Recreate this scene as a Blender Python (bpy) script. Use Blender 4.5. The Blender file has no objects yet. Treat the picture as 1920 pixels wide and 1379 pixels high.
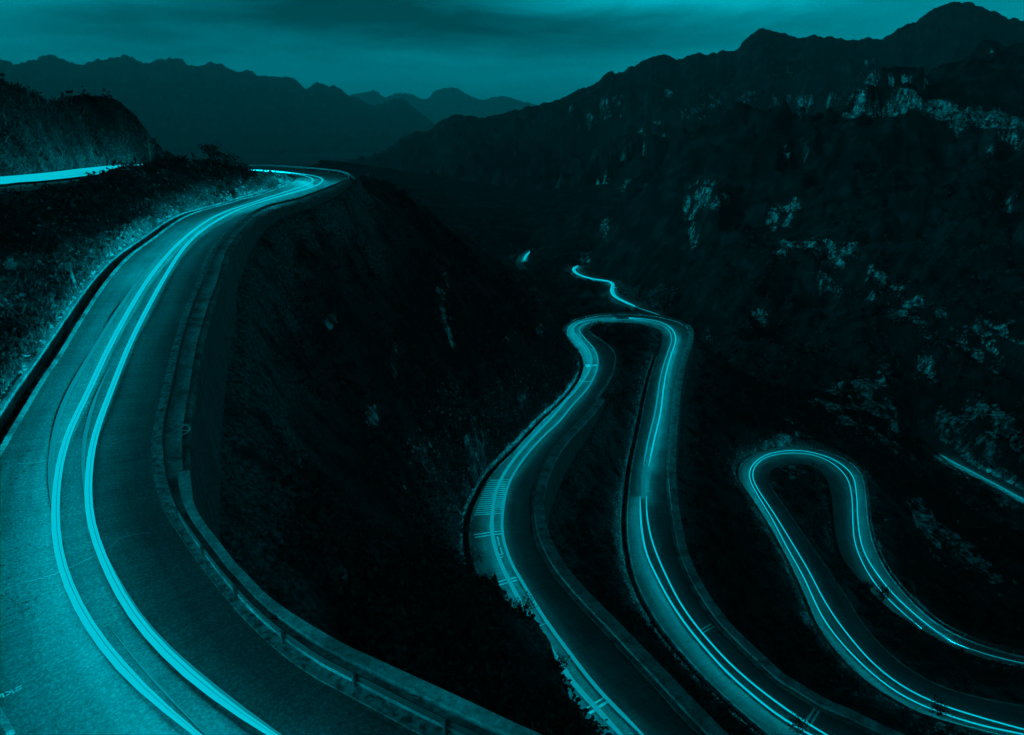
import bpy, bmesh, math, random
import numpy as np
from mathutils import Vector

rng = np.random.default_rng(11)
random.seed(11)
scene = bpy.context.scene
col = scene.collection

# ------------------------------------------------------------------ camera, sky, sun, exposure
F_PX, W_PX, H_PX, HORIZON = 1279.0, 1920.0, 1379.0, 250.0
TH = math.atan((H_PX / 2 - HORIZON) / F_PX)
CT, ST = math.cos(TH), math.sin(TH)

cam_d = bpy.data.cameras.new('camera')
cam = bpy.data.objects.new('camera', cam_d)
col.objects.link(cam)
cam.location = (0, 0, 0)
cam.rotation_euler = (math.pi / 2 - TH, 0, 0)
cam_d.sensor_width = 36.0
cam_d.lens = F_PX / W_PX * 36.0
cam_d.clip_start = 0.5
cam_d.clip_end = 40000
scene.camera = cam

SUN_EL, SUN_AZ = 16.0, -98.0           # degrees; azimuth clockwise from +Y, so the sun stands behind the left shoulder
TEAL = (0.0, 0.80, 1.0, 1.0)
world = bpy.data.worlds.new('World')
scene.world = world
world.use_nodes = True
SKY_STRENGTH = 0.125


def sky_nodes():
    nt = world.node_tree
    N, L = nt.nodes, nt.links
    bg = N['Background']
    sky = N.new('ShaderNodeTexSky')
    sky.sky_type = 'NISHITA'
    sky.sun_disc = False
    sky.sun_elevation = math.radians(SUN_EL)
    sky.sun_rotation = math.radians(SUN_AZ)
    bw = N.new('ShaderNodeRGBToBW')
    L.new(sky.outputs[0], bw.inputs[0])
    tc = N.new('ShaderNodeTexCoord')
    sep = N.new('ShaderNodeSeparateXYZ')
    L.new(tc.outputs['Generated'], sep.inputs[0])

    def m(op, a, b=None, c=None):
        n = N.new('ShaderNodeMath')
        n.operation = op
        for i, v in enumerate((a, b, c)):
            if v is None:
                continue
            if isinstance(v, (int, float)):
                n.inputs[i].default_value = v
            else:
                L.new(v, n.inputs[i])
        return n.outputs[0]
    az = m('MULTIPLY', m('ARCTAN2', sep.outputs[0], sep.outputs[1]), 57.2958)
    el = m('MULTIPLY', m('ARCSINE', sep.outputs[2]), 57.2958)

    def noise(sx, sy, off, detail, rough, dist):
        cb = N.new('ShaderNodeCombineXYZ')
        L.new(m('MULTIPLY', az, sx), cb.inputs[0])
        L.new(m('MULTIPLY', el, sy), cb.inputs[1])
        cb.inputs[2].default_value = off
        n = N.new('ShaderNodeTexNoise')
        n.inputs['Scale'].default_value = 1.0
        n.inputs['Detail'].default_value = detail
        n.inputs['Roughness'].default_value = rough
        n.inputs['Distortion'].default_value = dist
        L.new(cb.outputs[0], n.inputs['Vector'])
        return n.outputs['Fac']
    wob = noise(0.09, 0.35, 3.1, 4, 0.55, 0.6)

    def blob(a0, e0, sa, se, amp, tilt=0.0):
        # a bank of cloud, its edge broken by noise
        e_t = m('SUBTRACT', el, m('MULTIPLY', m('SUBTRACT', az, a0), tilt))
        e_w = m('ADD', e_t, m('MULTIPLY', m('SUBTRACT', wob, 0.5), 3.0))
        x = m('DIVIDE', m('SUBTRACT', az, a0), sa)
        y = m('DIVIDE', m('SUBTRACT', e_w, e0), se)
        q = m('ADD', m('MULTIPLY', x, x), m('MULTIPLY', y, y))
        return m('MULTIPLY', m('EXPONENT', m('MULTIPLY', q, -1.0)), amp)
    f = m('ADD', 0.60, m('MULTIPLY', m('SUBTRACT', noise(0.05, 0.30, 1.3, 5, 0.55, 0.5), 0.5), 0.85))
    f = m('ADD', f, m('MULTIPLY', m('SUBTRACT', noise(0.13, 0.9, 7.7, 5, 0.62, 0.6), 0.5), 0.34))
    for b in SKY_BLOBS:
        f = m('ADD', f, blob(*b))
    f = m('MAXIMUM', f, 0.15)
    # dusk: bright low down, dim overhead
    hi = m('DIVIDE', m('MAXIMUM', m('SUBTRACT', el, 9.0), 0.0), 18.0)
    f = m('MULTIPLY', f, m('ADD', 0.22, m('MULTIPLY', m('EXPONENT', m('MULTIPLY', m('MULTIPLY', hi, hi), -1.0)), 0.78)))
    val = m('MULTIPLY', bw.outputs[0], f)
    mix = N.new('ShaderNodeVectorMath')
    mix.operation = 'SCALE'
    mix.inputs[0].default_value = TEAL[:3]
    L.new(val, mix.inputs['Scale'])
    L.new(mix.outputs[0], bg.inputs['Color'])
    bg.inputs['Strength'].default_value = SKY_STRENGTH


# (azimuth deg, elevation deg, half-width az, half-width el, amount, tilt)
SKY_BLOBS = [(-33, 8.3, 8, 0.8, 0.50, 0.05), (-30, 6.2, 9, 1.0, -0.10, 0.0), (-9, 8.7, 16, 2.1, -0.62, 0.02), (2, 6.6, 18, 1.0, -0.20, 0.03), (13, 9.4, 14, 1.0, 1.3, 0.0),
             (26, 6.0, 13, 3.2, 0.26, 0.0), (6, 2.8, 20, 2.2, 0.16, 0.0), (-34, 3.0, 8, 2.0, -0.10, 0.0)]
sky_nodes()

sun_d = bpy.data.lights.new('sun', 'SUN')
sun = bpy.data.objects.new('sun', sun_d)
col.objects.link(sun)
sun_d.energy = 0.45
sun_d.angle = math.radians(14)
sun_d.color = TEAL[:3]
_az, _el = math.radians(SUN_AZ), math.radians(SUN_EL)
_to_sun = Vector((math.sin(_az) * math.cos(_el), math.cos(_az) * math.cos(_el), math.sin(_el)))
sun.rotation_euler = _to_sun.to_track_quat('Z', 'Y').to_euler()

vs = scene.view_settings
vs.view_transform = 'Standard'
vs.look = 'None'
vs.gamma = 1
vs.exposure = 0.0
vs.use_curve_mapping = False
scene.cycles.max_bounces = 4
scene.cycles.diffuse_bounces = 2
scene.cycles.volume_bounces = 0
scene.cycles.sample_clamp_direct = 6
scene.cycles.sample_clamp_indirect = 2
scene.cycles.use_denoising = True
scene.cycles.caustics_reflective = False
scene.cycles.caustics_refractive = False

# ------------------------------------------------------------------ helpers


def tag(o, label=None, cat=None, group=None, kind=None):
    if label:
        o['label'] = label
    if cat:
        o['category'] = cat
    if group:
        o['group'] = group
    if kind:
        o['kind'] = kind
    return o


def empty(name, loc=(0, 0, 0)):
    o = bpy.data.objects.new(name, None)
    col.objects.link(o)
    o.location = loc
    o.empty_display_size = 0.3
    return o


def mesh_obj(name, verts, faces, mats, parent=None, smooth=False, mat_idx=None, uv=None, attrs=None):
    """verts (n,3) world coordinates; faces (m,4) or (m,3) int array or a list of tuples."""
    me = bpy.data.meshes.new(name)
    verts = np.asarray(verts, dtype=np.float32)
    if isinstance(faces, np.ndarray):
        k = faces.shape[1]
        me.vertices.add(len(verts))
        me.vertices.foreach_set('co', verts.ravel())
        me.loops.add(faces.size)
        me.loops.foreach_set('vertex_index', faces.astype(np.int32).ravel())
        me.polygons.add(len(faces))
        me.polygons.foreach_set('loop_start', np.arange(0, faces.size, k, dtype=np.int32))
        me.polygons.foreach_set('loop_total', np.full(len(faces), k, dtype=np.int32))
    else:
        me.from_pydata([tuple(v) for v in verts.tolist()], [], [tuple(f) for f in faces])
    for mt in (mats if isinstance(mats, (list, tuple)) else [mats]):
        me.materials.append(mt)
    if mat_idx is not None:
        me.polygons.foreach_set('material_index', np.asarray(mat_idx, dtype=np.int32))
    if smooth:
        me.polygons.foreach_set('use_smooth', np.ones(len(me.polygons), dtype=bool))
    me.update(calc_edges=True)
    if uv is not None:
        lay = me.uv_layers.new(name='UVMap')
        vi = np.empty(len(me.loops), dtype=np.int32)
        me.loops.foreach_get('vertex_index', vi)
        lay.data.foreach_set('uv', np.asarray(uv, dtype=np.float32)[vi].ravel())
    for an, av in (attrs or {}).items():
        a = me.attributes.new(an, 'FLOAT', 'POINT')
        a.data.foreach_set('value', np.asarray(av, dtype=np.float32))
    me.validate()
    o = bpy.data.objects.new(name, me)
    col.objects.link(o)
    if parent is not None:
        o.parent = parent
        o.matrix_parent_inverse.identity()
        o.location = -Vector(parent.location)
    return o


class MB:
    """collects boxes, tubes and strips in world coordinates into one mesh"""

    def __init__(self):
        self.v, self.f, self.m = [], [], []

    def add(self, verts, faces, mat=0):
        b = len(self.v)
        self.v += [tuple(map(float, v)) for v in verts]
        for f in faces:
            self.f.append(tuple(b + i for i in f))
            self.m.append(mat)

    def box(self, c, ax, ay, az, mat=0):
        c, ax, ay, az = (np.asarray(q, float) for q in (c, ax, ay, az))
        vs_ = [c + sx * ax + sy * ay + sz * az for sz in (-1, 1) for sx, sy in ((-1, -1), (1, -1), (1, 1), (-1, 1))]
        self.add(vs_, [(0, 3, 2, 1), (4, 5, 6, 7), (0, 1, 5, 4), (1, 2, 6, 5), (2, 3, 7, 6), (3, 0, 4, 7)], mat)

    def tube(self, pts, radii, n=8, mat=0, cap=True):
        pts = [np.asarray(p, float) for p in pts]
        rings = []
        for i, p in enumerate(pts):
            d = pts[min(i + 1, len(pts) - 1)] - pts[max(i - 1, 0)]
            d = d / (np.linalg.norm(d) + 1e-9)
            a = np.cross(d, (0, 0, 1) if abs(d[2]) < 0.9 else (1, 0, 0))
            a /= np.linalg.norm(a)
            b = np.cross(d, a)
            r = radii[i] if isinstance(radii, (list, tuple)) else radii
            rings.append([p + r * (math.cos(t) * a + math.sin(t) * b) for t in np.linspace(0, 2 * math.pi, n, endpoint=False)])
        vs_ = [q for rg in rings for q in rg]
        fs = []
        for i in range(len(pts) - 1):
            for k in range(n):
                k2 = (k + 1) % n
                fs.append((i * n + k, i * n + k2, (i + 1) * n + k2, (i + 1) * n + k))
        if cap:
            fs.append(tuple(range(n))[::-1])
            fs.append(tuple((len(pts) - 1) * n + k for k in range(n)))
        self.add(vs_, fs, mat)

    def build(self, name, mats, parent=None, smooth=False):
        return mesh_obj(name, self.v, self.f, mats, parent, smooth, self.m)


def sweep(path, prof, closed=True, caps=True):
    """prof: list of (lateral, up) offsets, or one such list per station; lateral is to the right of travel."""
    path = np.asarray(path, float)
    n = len(path)
    t = np.gradient(path[:, :2], axis=0)
    t /= np.linalg.norm(t, axis=1)[:, None] + 1e-9
    right = np.stack([t[:, 1], -t[:, 0]], -1)
    prof = np.asarray(prof, float)
    if prof.ndim == 2:
        prof = np.broadcast_to(prof, (n,) + prof.shape)
    k = prof.shape[1]
    v = np.empty((n, k, 3))
    v[:, :, :2] = path[:, None, :2] + right[:, None, :] * prof[:, :, :1]
    v[:, :, 2] = path[:, None, 2] + prof[:, :, 1]
    fs, mi = [], []
    kk = k if closed else k - 1
    for i in range(n - 1):
        for j in range(kk):
            j2 = (j + 1) % k
            fs.append((i * k + j, i * k + j2, (i + 1) * k + j2, (i + 1) * k + j))
            mi.append(j)
    if closed and caps:
        fs.append(tuple(range(k))[::-1])
        mi.append(0)
        fs.append(tuple((n - 1) * k + j for j in range(k)))
        mi.append(0)
    return v.reshape(-1, 3), fs, mi


def ray(px):
    px = np.asarray(px, float)
    dx = (px[..., 0] - W_PX / 2) / F_PX
    dy = (H_PX / 2 - px[..., 1]) / F_PX
    return np.stack([dx, CT + dy * ST, -ST + dy * CT], -1)


def proj(p):
    z = p[..., 1] * CT - p[..., 2] * ST
    u = p[..., 1] * ST + p[..., 2] * CT
    return np.stack([W_PX / 2 + F_PX * p[..., 0] / z, H_PX / 2 - F_PX * u / z], -1)


def at_h(px, h):
    r = ray(px)
    return r * (np.asarray(h, float) / -r[..., 2])[..., None]


def at_t(pxt):
    """(px, py, ground distance) -> point"""
    a = np.asarray(pxt, float)
    r = ray(a[..., :2])
    return r * (a[..., 2] / np.hypot(r[..., 0], r[..., 1]))[..., None]


def arc(p):
    return np.r_[0, np.cumsum(np.linalg.norm(np.diff(p, axis=0), axis=1))]


def spline(poly, sub=12):
    poly = np.asarray(poly, float)
    P = np.vstack([2 * poly[0] - poly[1], poly, 2 * poly[-1] - poly[-2]])
    out = []
    t = np.linspace(0, 1, sub, endpoint=False)[:, None]
    for i in range(1, len(P) - 2):
        p0, p1, p2, p3 = P[i - 1], P[i], P[i + 1], P[i + 2]
        out.append(.5 * (2 * p1 + (-p0 + p2) * t + (2 * p0 - 5 * p1 + 4 * p2 - p3) * t * t + (-p0 + 3 * p1 - 3 * p2 + p3) * t ** 3))
    out.append(poly[-1:])
    return np.vstack(out)


def resample(p, step=None, n=None):
    p = np.asarray(p, float)
    s = arc(p[:, :3])
    if n is None:
        n = max(2, int(round(s[-1] / step)) + 1)
    q = np.linspace(0, s[-1], n)
    return np.stack([np.interp(q, s, p[:, k]) for k in range(p.shape[1])], -1)


def smooth1(a, n):
    for _ in range(n):
        b = a.copy()
        b[1:-1] = (a[:-2] + 2 * a[1:-1] + a[2:]) / 4
        a = b
    return a


def perlin(x, y, seed=0):
    xi = np.floor(x).astype(np.int64)
    yi = np.floor(y).astype(np.int64)
    xf, yf = x - xi, y - yi
    u = xf * xf * xf * (xf * (xf * 6 - 15) + 10)
    v = yf * yf * yf * (yf * (yf * 6 - 15) + 10)

    def g(ix, iy, fx, fy):
        h = (ix * 374761393 + iy * 668265263 + seed * 974634777) & 0xffffffff
        h = ((h ^ (h >> 13)) * 1274126177) & 0xffffffff
        h = h ^ (h >> 16)
        a = (h & 1023) * (2 * math.pi / 1024)
        return np.cos(a) * fx + np.sin(a) * fy
    n00, n10 = g(xi, yi, xf, yf), g(xi + 1, yi, xf - 1, yf)
    n01, n11 = g(xi, yi + 1, xf, yf - 1), g(xi + 1, yi + 1, xf - 1, yf - 1)
    return ((n00 * (1 - u) + n10 * u) * (1 - v) + (n01 * (1 - u) + n11 * u) * v) * 1.4


def fbm(x, y, wl, octs, gain=0.5, seed=0, ridged=False):
    out, a, f = 0, 1.0, 1.0 / wl
    for o in range(octs):
        n = perlin(x * f + o * 17.3, y * f - o * 9.1, seed + o)
        if ridged:
            n = 1 - 2 * np.abs(n)
        out = out + a * n
        a *= gain
        f *= 2.03
    return out


# ------------------------------------------------------------------ materials


def mat(name, build):
    m = bpy.data.materials.new(name)
    m.use_nodes = True
    nt = m.node_tree
    build(nt, nt.nodes, nt.links, nt.nodes['Principled BSDF'])
    return m


def noise_node(N, L, vec, scale, detail=4, rough=0.55, dist=0.0):
    n = N.new('ShaderNodeTexNoise')
    n.inputs['Scale'].default_value = scale
    n.inputs['Detail'].default_value = detail
    n.inputs['Roughness'].default_value = rough
    n.inputs['Distortion'].default_value = dist
    if vec is not None:
        L.new(vec, n.inputs['Vector'])
    return n.outputs['Fac']


def ramp(N, L, fac, stops):
    r = N.new('ShaderNodeValToRGB')
    while len(r.color_ramp.elements) < len(stops):
        r.color_ramp.elements.new(0.5)
    for e, (p, c) in zip(r.color_ramp.elements, stops):
        e.position = p
        e.color = (c, c, c, 1) if isinstance(c, (int, float)) else (*c, 1)
    L.new(fac, r.inputs['Fac'])
    return r.outputs['Color']


def mixc(N, L, fac, a, b, mode='MIX'):
    n = N.new('ShaderNodeMix')
    n.data_type = 'RGBA'
    n.blend_type = mode
    for i, v in ((0, fac), (6, a), (7, b)):
        if isinstance(v, (int, float)):
            n.inputs[i].default_value = v if i == 0 else (v, v, v, 1)
        elif isinstance(v, tuple):
            n.inputs[i].default_value = (*v, 1)
        else:
            L.new(v, n.inputs[i])
    return n.outputs[2]


def bump(N, L, p, h, strength, dist):
    b = N.new('ShaderNodeBump')
    b.inputs['Strength'].default_value = strength
    b.inputs['Distance'].default_value = dist
    L.new(h, b.inputs['Height'])
    L.new(b.outputs[0], p.inputs['Normal'])


def mapping(N, L, out, sc):
    m = N.new('ShaderNodeMapping')
    m.inputs['Scale'].default_value = sc
    L.new(out, m.inputs['Vector'])
    return m.outputs[0]


def _asphalt(nt, N, L, p):
    tc = N.new('ShaderNodeTexCoord')
    uv = tc.outputs['UV']
    grain = noise_node(N, L, mapping(N, L, uv, (1, 1, 1)), 7.0, 8, 0.85)
    streak = noise_node(N, L, mapping(N, L, uv, (0.18, 2.2, 1)), 1.0, 5, 0.6)
    track = noise_node(N, L, mapping(N, L, uv, (1.3, 0.03, 1)), 1.0, 3, 0.5)
    patch = noise_node(N, L, mapping(N, L, uv, (0.3, 0.12, 1)), 1.0, 4, 0.6, 0.4)
    c = ramp(N, L, grain, [(0.34, 0.035), (0.5, 0.12), (0.66, 0.30)])
    c = mixc(N, L, 0.75, c, ramp(N, L, streak, [(0.3, 0.62), (0.7, 1.15)]), 'MULTIPLY')
    c = mixc(N, L, 0.7, c, ramp(N, L, track, [(0.35, 0.72), (0.65, 1.15)]), 'MULTIPLY')
    c = mixc(N, L, 0.7, c, ramp(N, L, patch, [(0.35, 0.55), (0.65, 1.25)]), 'MULTIPLY')
    L.new(c, p.inputs['Base Color'])
    p.inputs['Roughness'].default_value = 0.72
    p.inputs['Specular IOR Level'].default_value = 0.35
    bump(N, L, p, grain, 1.0, 0.05)


def _concrete(lo, hi, sc):
    def b(nt, N, L, p):
        tc = N.new('ShaderNodeTexCoord')
        v = tc.outputs['Object']
        a = noise_node(N, L, v, sc, 6, 0.65, 0.3)
        d = noise_node(N, L, v, sc * 9, 4, 0.7)
        c = ramp(N, L, a, [(0.36, lo * 0.7), (0.62, hi)])
        c = mixc(N, L, 0.8, c, ramp(N, L, d, [(0.34, 0.4), (0.62, 1.25)]), 'MULTIPLY')
        L.new(c, p.inputs['Base Color'])
        p.inputs['Roughness'].default_value = 0.9
        bump(N, L, p, d, 0.5, 0.04)
    return b


def _masonry(nt, N, L, p):
    tc = N.new('ShaderNodeTexCoord')
    uv = tc.outputs['UV']
    v = N.new('ShaderNodeTexVoronoi')
    v.feature = 'DISTANCE_TO_EDGE'
    v.inputs['Scale'].default_value = 1.8
    L.new(mapping(N, L, uv, (1, 1.3, 1)), v.inputs['Vector'])
    st = noise_node(N, L, mapping(N, L, uv, (0.9, 0.06, 1)), 1.0, 5, 0.6)
    sp = noise_node(N, L, uv, 0.8, 5, 0.6)
    c = ramp(N, L, v.outputs['Distance'], [(0.0, 0.05), (0.08, 0.16)])
    c = mixc(N, L, 0.8, c, ramp(N, L, st, [(0.3, 0.4), (0.7, 1.2)]), 'MULTIPLY')
    c = mixc(N, L, 0.6, c, ramp(N, L, sp, [(0.3, 0.5), (0.7, 1.2)]), 'MULTIPLY')
    L.new(c, p.inputs['Base Color'])
    p.inputs['Roughness'].default_value = 0.95
    bump(N, L, p, v.outputs['Distance'], 0.6, 0.1)


def _terrain(near_scale):
    def b(nt, N, L, p):
        geo = N.new('ShaderNodeNewGeometry')
        pos = geo.outputs['Position']
        at = N.new('ShaderNodeAttribute')
        at.attribute_name = 'rock'
        a = noise_node(N, L, pos, 0.07 * near_scale, 6, 0.62, 0.3)
        d = noise_node(N, L, pos, 0.9 * near_scale, 6, 0.7)
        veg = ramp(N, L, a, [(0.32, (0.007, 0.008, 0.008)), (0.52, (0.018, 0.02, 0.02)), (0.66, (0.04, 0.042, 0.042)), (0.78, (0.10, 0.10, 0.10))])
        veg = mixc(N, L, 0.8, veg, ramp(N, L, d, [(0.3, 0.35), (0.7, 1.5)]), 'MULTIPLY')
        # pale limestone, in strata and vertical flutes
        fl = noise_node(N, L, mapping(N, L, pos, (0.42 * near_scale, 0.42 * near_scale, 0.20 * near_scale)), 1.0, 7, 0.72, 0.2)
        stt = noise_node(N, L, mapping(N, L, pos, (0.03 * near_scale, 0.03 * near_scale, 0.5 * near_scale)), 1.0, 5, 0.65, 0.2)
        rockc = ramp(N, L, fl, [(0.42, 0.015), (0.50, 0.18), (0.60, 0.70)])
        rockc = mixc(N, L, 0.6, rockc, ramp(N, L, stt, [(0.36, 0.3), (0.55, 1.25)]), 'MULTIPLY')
        th = N.new('ShaderNodeMath')
        th.operation = 'ADD'
        L.new(at.outputs['Fac'], th.inputs[0])
        mm = N.new('ShaderNodeMath')
        mm.operation = 'MULTIPLY_ADD'
        L.new(d, mm.inputs[0])
        mm.inputs[1].default_value = 1.4
        mm.inputs[2].default_value = -0.7
        L.new(mm.outputs[0], th.inputs[1])
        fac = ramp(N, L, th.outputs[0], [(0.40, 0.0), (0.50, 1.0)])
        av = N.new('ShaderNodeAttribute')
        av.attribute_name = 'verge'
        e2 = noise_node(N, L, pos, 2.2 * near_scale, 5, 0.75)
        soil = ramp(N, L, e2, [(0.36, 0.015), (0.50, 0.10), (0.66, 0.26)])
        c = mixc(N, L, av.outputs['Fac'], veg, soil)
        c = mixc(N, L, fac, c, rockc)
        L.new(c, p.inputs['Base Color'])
        p.inputs['Roughness'].default_value = 0.95
        p.inputs['Specular IOR Level'].default_value = 0.1
        bump(N, L, p, d, 0.9, 0.5 / near_scale)
    return b


def _flat(c, rough=0.6, metal=0.0):
    def b(nt, N, L, p):
        tc = N.new('ShaderNodeTexCoord')
        n = noise_node(N, L, tc.outputs['Object'], 3.0, 5, 0.6)
        c0 = ramp(N, L, n, [(0.3, tuple(x * 0.7 for x in c)), (0.7, tuple(min(1, x * 1.15) for x in c))])
        L.new(c0, p.inputs['Base Color'])
        p.inputs['Roughness'].default_value = rough
        p.inputs['Metallic'].default_value = metal
    return b


def emit(name, strength, sample=True):
    m = bpy.data.materials.new(name)
    m.use_nodes = True
    N, L = m.node_tree.nodes, m.node_tree.links
    N.remove(N['Principled BSDF'])
    e = N.new('ShaderNodeEmission')
    e.inputs['Color'].default_value = TEAL
    e.inputs['Strength'].default_value = strength
    L.new(e.outputs[0], N['Material Output'].inputs['Surface'])
    m.cycles.emission_sampling = 'AUTO' if sample else 'NONE'
    return m


M = {
    'asphalt': mat('asphalt', _asphalt),
    'concrete': mat('weathered_concrete', _concrete(0.26, 0.66, 0.5)),
    'concrete_pale': mat('pale_concrete', _concrete(0.44, 0.78, 0.4)),
    'concrete_dark': mat('stained_concrete', _concrete(0.10, 0.28, 0.6)),
    'gravel': mat('gravel_shoulder', _concrete(0.06, 0.42, 3.0)),
    'masonry': mat('masonry', _masonry),
    'terrain': mat('scrubby_hillside', _terrain(1.0)),
    'far_hill': mat('far_hillside', _terrain(0.22)),
    'paint': mat('road_paint', _flat((0.84, 0.84, 0.84), 0.7)),
    'old_paint': mat('worn_paint', _flat((0.5, 0.5, 0.48), 0.8)),
    'steel': mat('galvanised_steel', _flat((0.055, 0.055, 0.055), 0.6, 0.2)),
    'steel_lit': mat('lit_steel', _flat((0.5, 0.5, 0.5), 0.5, 0.2)),  # paler copy of the rail steel, trail light at the bend put in its colour
    'rubble': mat('rubble', _concrete(0.14, 0.5, 1.5)),
    'post': mat('steel_post', _flat((0.22, 0.23, 0.24), 0.6, 0.4)),
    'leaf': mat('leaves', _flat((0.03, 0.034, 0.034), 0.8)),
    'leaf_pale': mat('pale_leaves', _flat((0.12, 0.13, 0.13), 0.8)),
    'bark': mat('bark', _flat((0.05, 0.045, 0.045), 0.9)),
    'grass': mat('dry_grass', _flat((0.11, 0.105, 0.105), 0.85)),
    'crack': mat('crack_seal', _flat((0.30, 0.30, 0.30), 0.8)),
    'dark': mat('plain_dark', _flat((0.02, 0.02, 0.02), 0.8)),  # slab joints, and added dark undersides that shape the trail beams
}
E_TOP = emit('trail_glow', 0.66, False)
E_DIM = emit('faint_trail_glow', 0.27, False)
E_MID = emit('soft_trail_glow', 0.32, False)
E_GAP_FILL = emit('gap_fill_glow', 0.16, False)
E_MIX = {}


def e_side(v):
    v = round(v, 2)
    if v not in E_MIX:
        E_MIX[v] = emit('trail_beam', v * 1.35, True)
    return E_MIX[v]


# ------------------------------------------------------------------ roads: edges and heights below the camera
RA_R = [(380, 316), (450, 316), (510, 316), (583, 321), (634, 327), (652, 336), (638, 345), (601, 359), (547, 378), (492, 392), (448, 414), (412, 447), (386, 483), (365, 538), (343, 589), (321, 662), (303, 738), (285, 818), (287, 882), (301, 941), (328, 992), (365, 1046), (410, 1106), (465, 1169), (524, 1224), (588, 1270), (647, 1302), (700, 1331), (790, 1379), (900, 1430), (1010, 1470)]
RA_L = [(380, 320), (450, 320), (510, 323), (540, 327), (556, 335), (543, 345), (518, 356), (474, 370), (419, 385), (350, 407), (292, 447), (233, 494), (175, 571), (120, 662), (73, 735), (0, 859), (-55, 960), (-70, 1100), (-48, 1230), (0, 1340), (48, 1425), (150, 1560), (300, 1700)]
HA = [((380, 316), 7.2), ((510, 316), 7.8), ((640, 328), 8.6), ((652, 336), 9.1), ((601, 359), 9.75), ((547, 378), 10.3), ((448, 414), 11.4), ((386, 483), 12.9), ((343, 589), 15.0), ((303, 738), 17.0), ((287, 882), 18.2), ((365, 1046), 18.8), ((588, 1270), 18.8), ((1010, 1470), 18.6)]
RB_O = [(1175, 1440), (1130, 1385), (1097, 1345), (1060, 1305), (1000, 1235), (950, 1165), (912, 1105), (890, 1053), (883, 1005), (888, 963), (900, 935), (918, 900), (939, 874), (965, 848), (997, 814), (1023, 786), (1049, 762), (1075, 733), (1091, 707), (1096, 683), (1089, 662), (1075, 646), (1065, 631), (1067, 615), (1083, 603), (1109, 596), (1140, 592), (1179, 591), (1219, 593), (1258, 601), (1279, 610), (1288, 626), (1284, 647), (1275, 673), (1267, 704), (1260, 743), (1255, 788), (1250, 835), (1247, 887), (1249, 927), (1253, 966), (1260, 1010), (1268, 1044), (1284, 1083), (1305, 1122), (1335, 1165), (1363, 1197), (1407, 1240), (1450, 1280), (1494, 1308), (1537, 1334), (1581, 1353), (1633, 1377), (1740, 1420)]
RB_I = [(1380, 1450), (1310, 1385), (1226, 1292), (1182, 1244), (1142, 1200), (1101, 1156), (1067, 1119), (1037, 1082), (1015, 1045), (998, 1001), (993, 950), (997, 920), (1007, 890), (1023, 856), (1049, 822), (1075, 796), (1098, 772), (1118, 746), (1135, 722), (1148, 698), (1153, 673), (1146, 655), (1130, 641), (1113, 630), (1105, 621), (1114, 611), (1140, 606), (1179, 606), (1210, 610), (1232, 617), (1241, 628), (1239, 647), (1232, 670), (1224, 694), (1216, 725), (1209, 756), (1204, 785), (1196, 825), (1187, 869), (1181, 916), (1178, 961), (1178, 1000), (1182, 1036), (1192, 1083), (1208, 1120), (1226, 1153), (1255, 1195), (1320, 1268), (1370, 1315), (1442, 1377), (1530, 1440)]
HB = [((1175, 1440), 51.5), ((883, 1005), 55), ((1049, 762), 59.5), ((1067, 615), 63), ((1179, 591), 64.5), ((1288, 626), 66), ((1255, 788), 69), ((1253, 966), 72), ((1363, 1197), 75), ((1740, 1420), 77.5)]
RC_O = [(2080, 1420), (1885, 1380), (1754, 1345), (1689, 1317), (1624, 1275), (1572, 1223), (1537, 1175), (1514, 1123), (1492, 1075), (1463, 1018), (1433, 967), (1405, 925), (1387, 895), (1390, 873), (1411, 856), (1450, 843), (1494, 839), (1537, 845), (1576, 858), (1602, 876), (1617, 900), (1622, 935), (1626, 976), (1635, 1019), (1655, 1062), (1685, 1104), (1724, 1145), (1767, 1178), (1820, 1204), (1876, 1223), (1920, 1234), (2050, 1255)]
RC_I = [(2080, 1355), (1920, 1326), (1863, 1316), (1776, 1293), (1711, 1260), (1659, 1219), (1620, 1175), (1585, 1119), (1550, 1067), (1511, 1010), (1476, 960), (1450, 921), (1439, 898), (1446, 880), (1468, 872), (1502, 870), (1533, 880), (1553, 902), (1562, 941), (1566, 985), (1573, 1023), (1590, 1060), (1622, 1097), (1659, 1134), (1711, 1172), (1776, 1208), (1841, 1233), (1920, 1252), (2050, 1275)]
HC = [((2080, 1420), 81), ((1754, 1345), 82.5), ((1514, 1123), 85), ((1387, 895), 87.5), ((1494, 839), 88.5), ((1617, 900), 89.5), ((1635, 1019), 91), ((1820, 1204), 93), ((2050, 1255), 94)]


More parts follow.
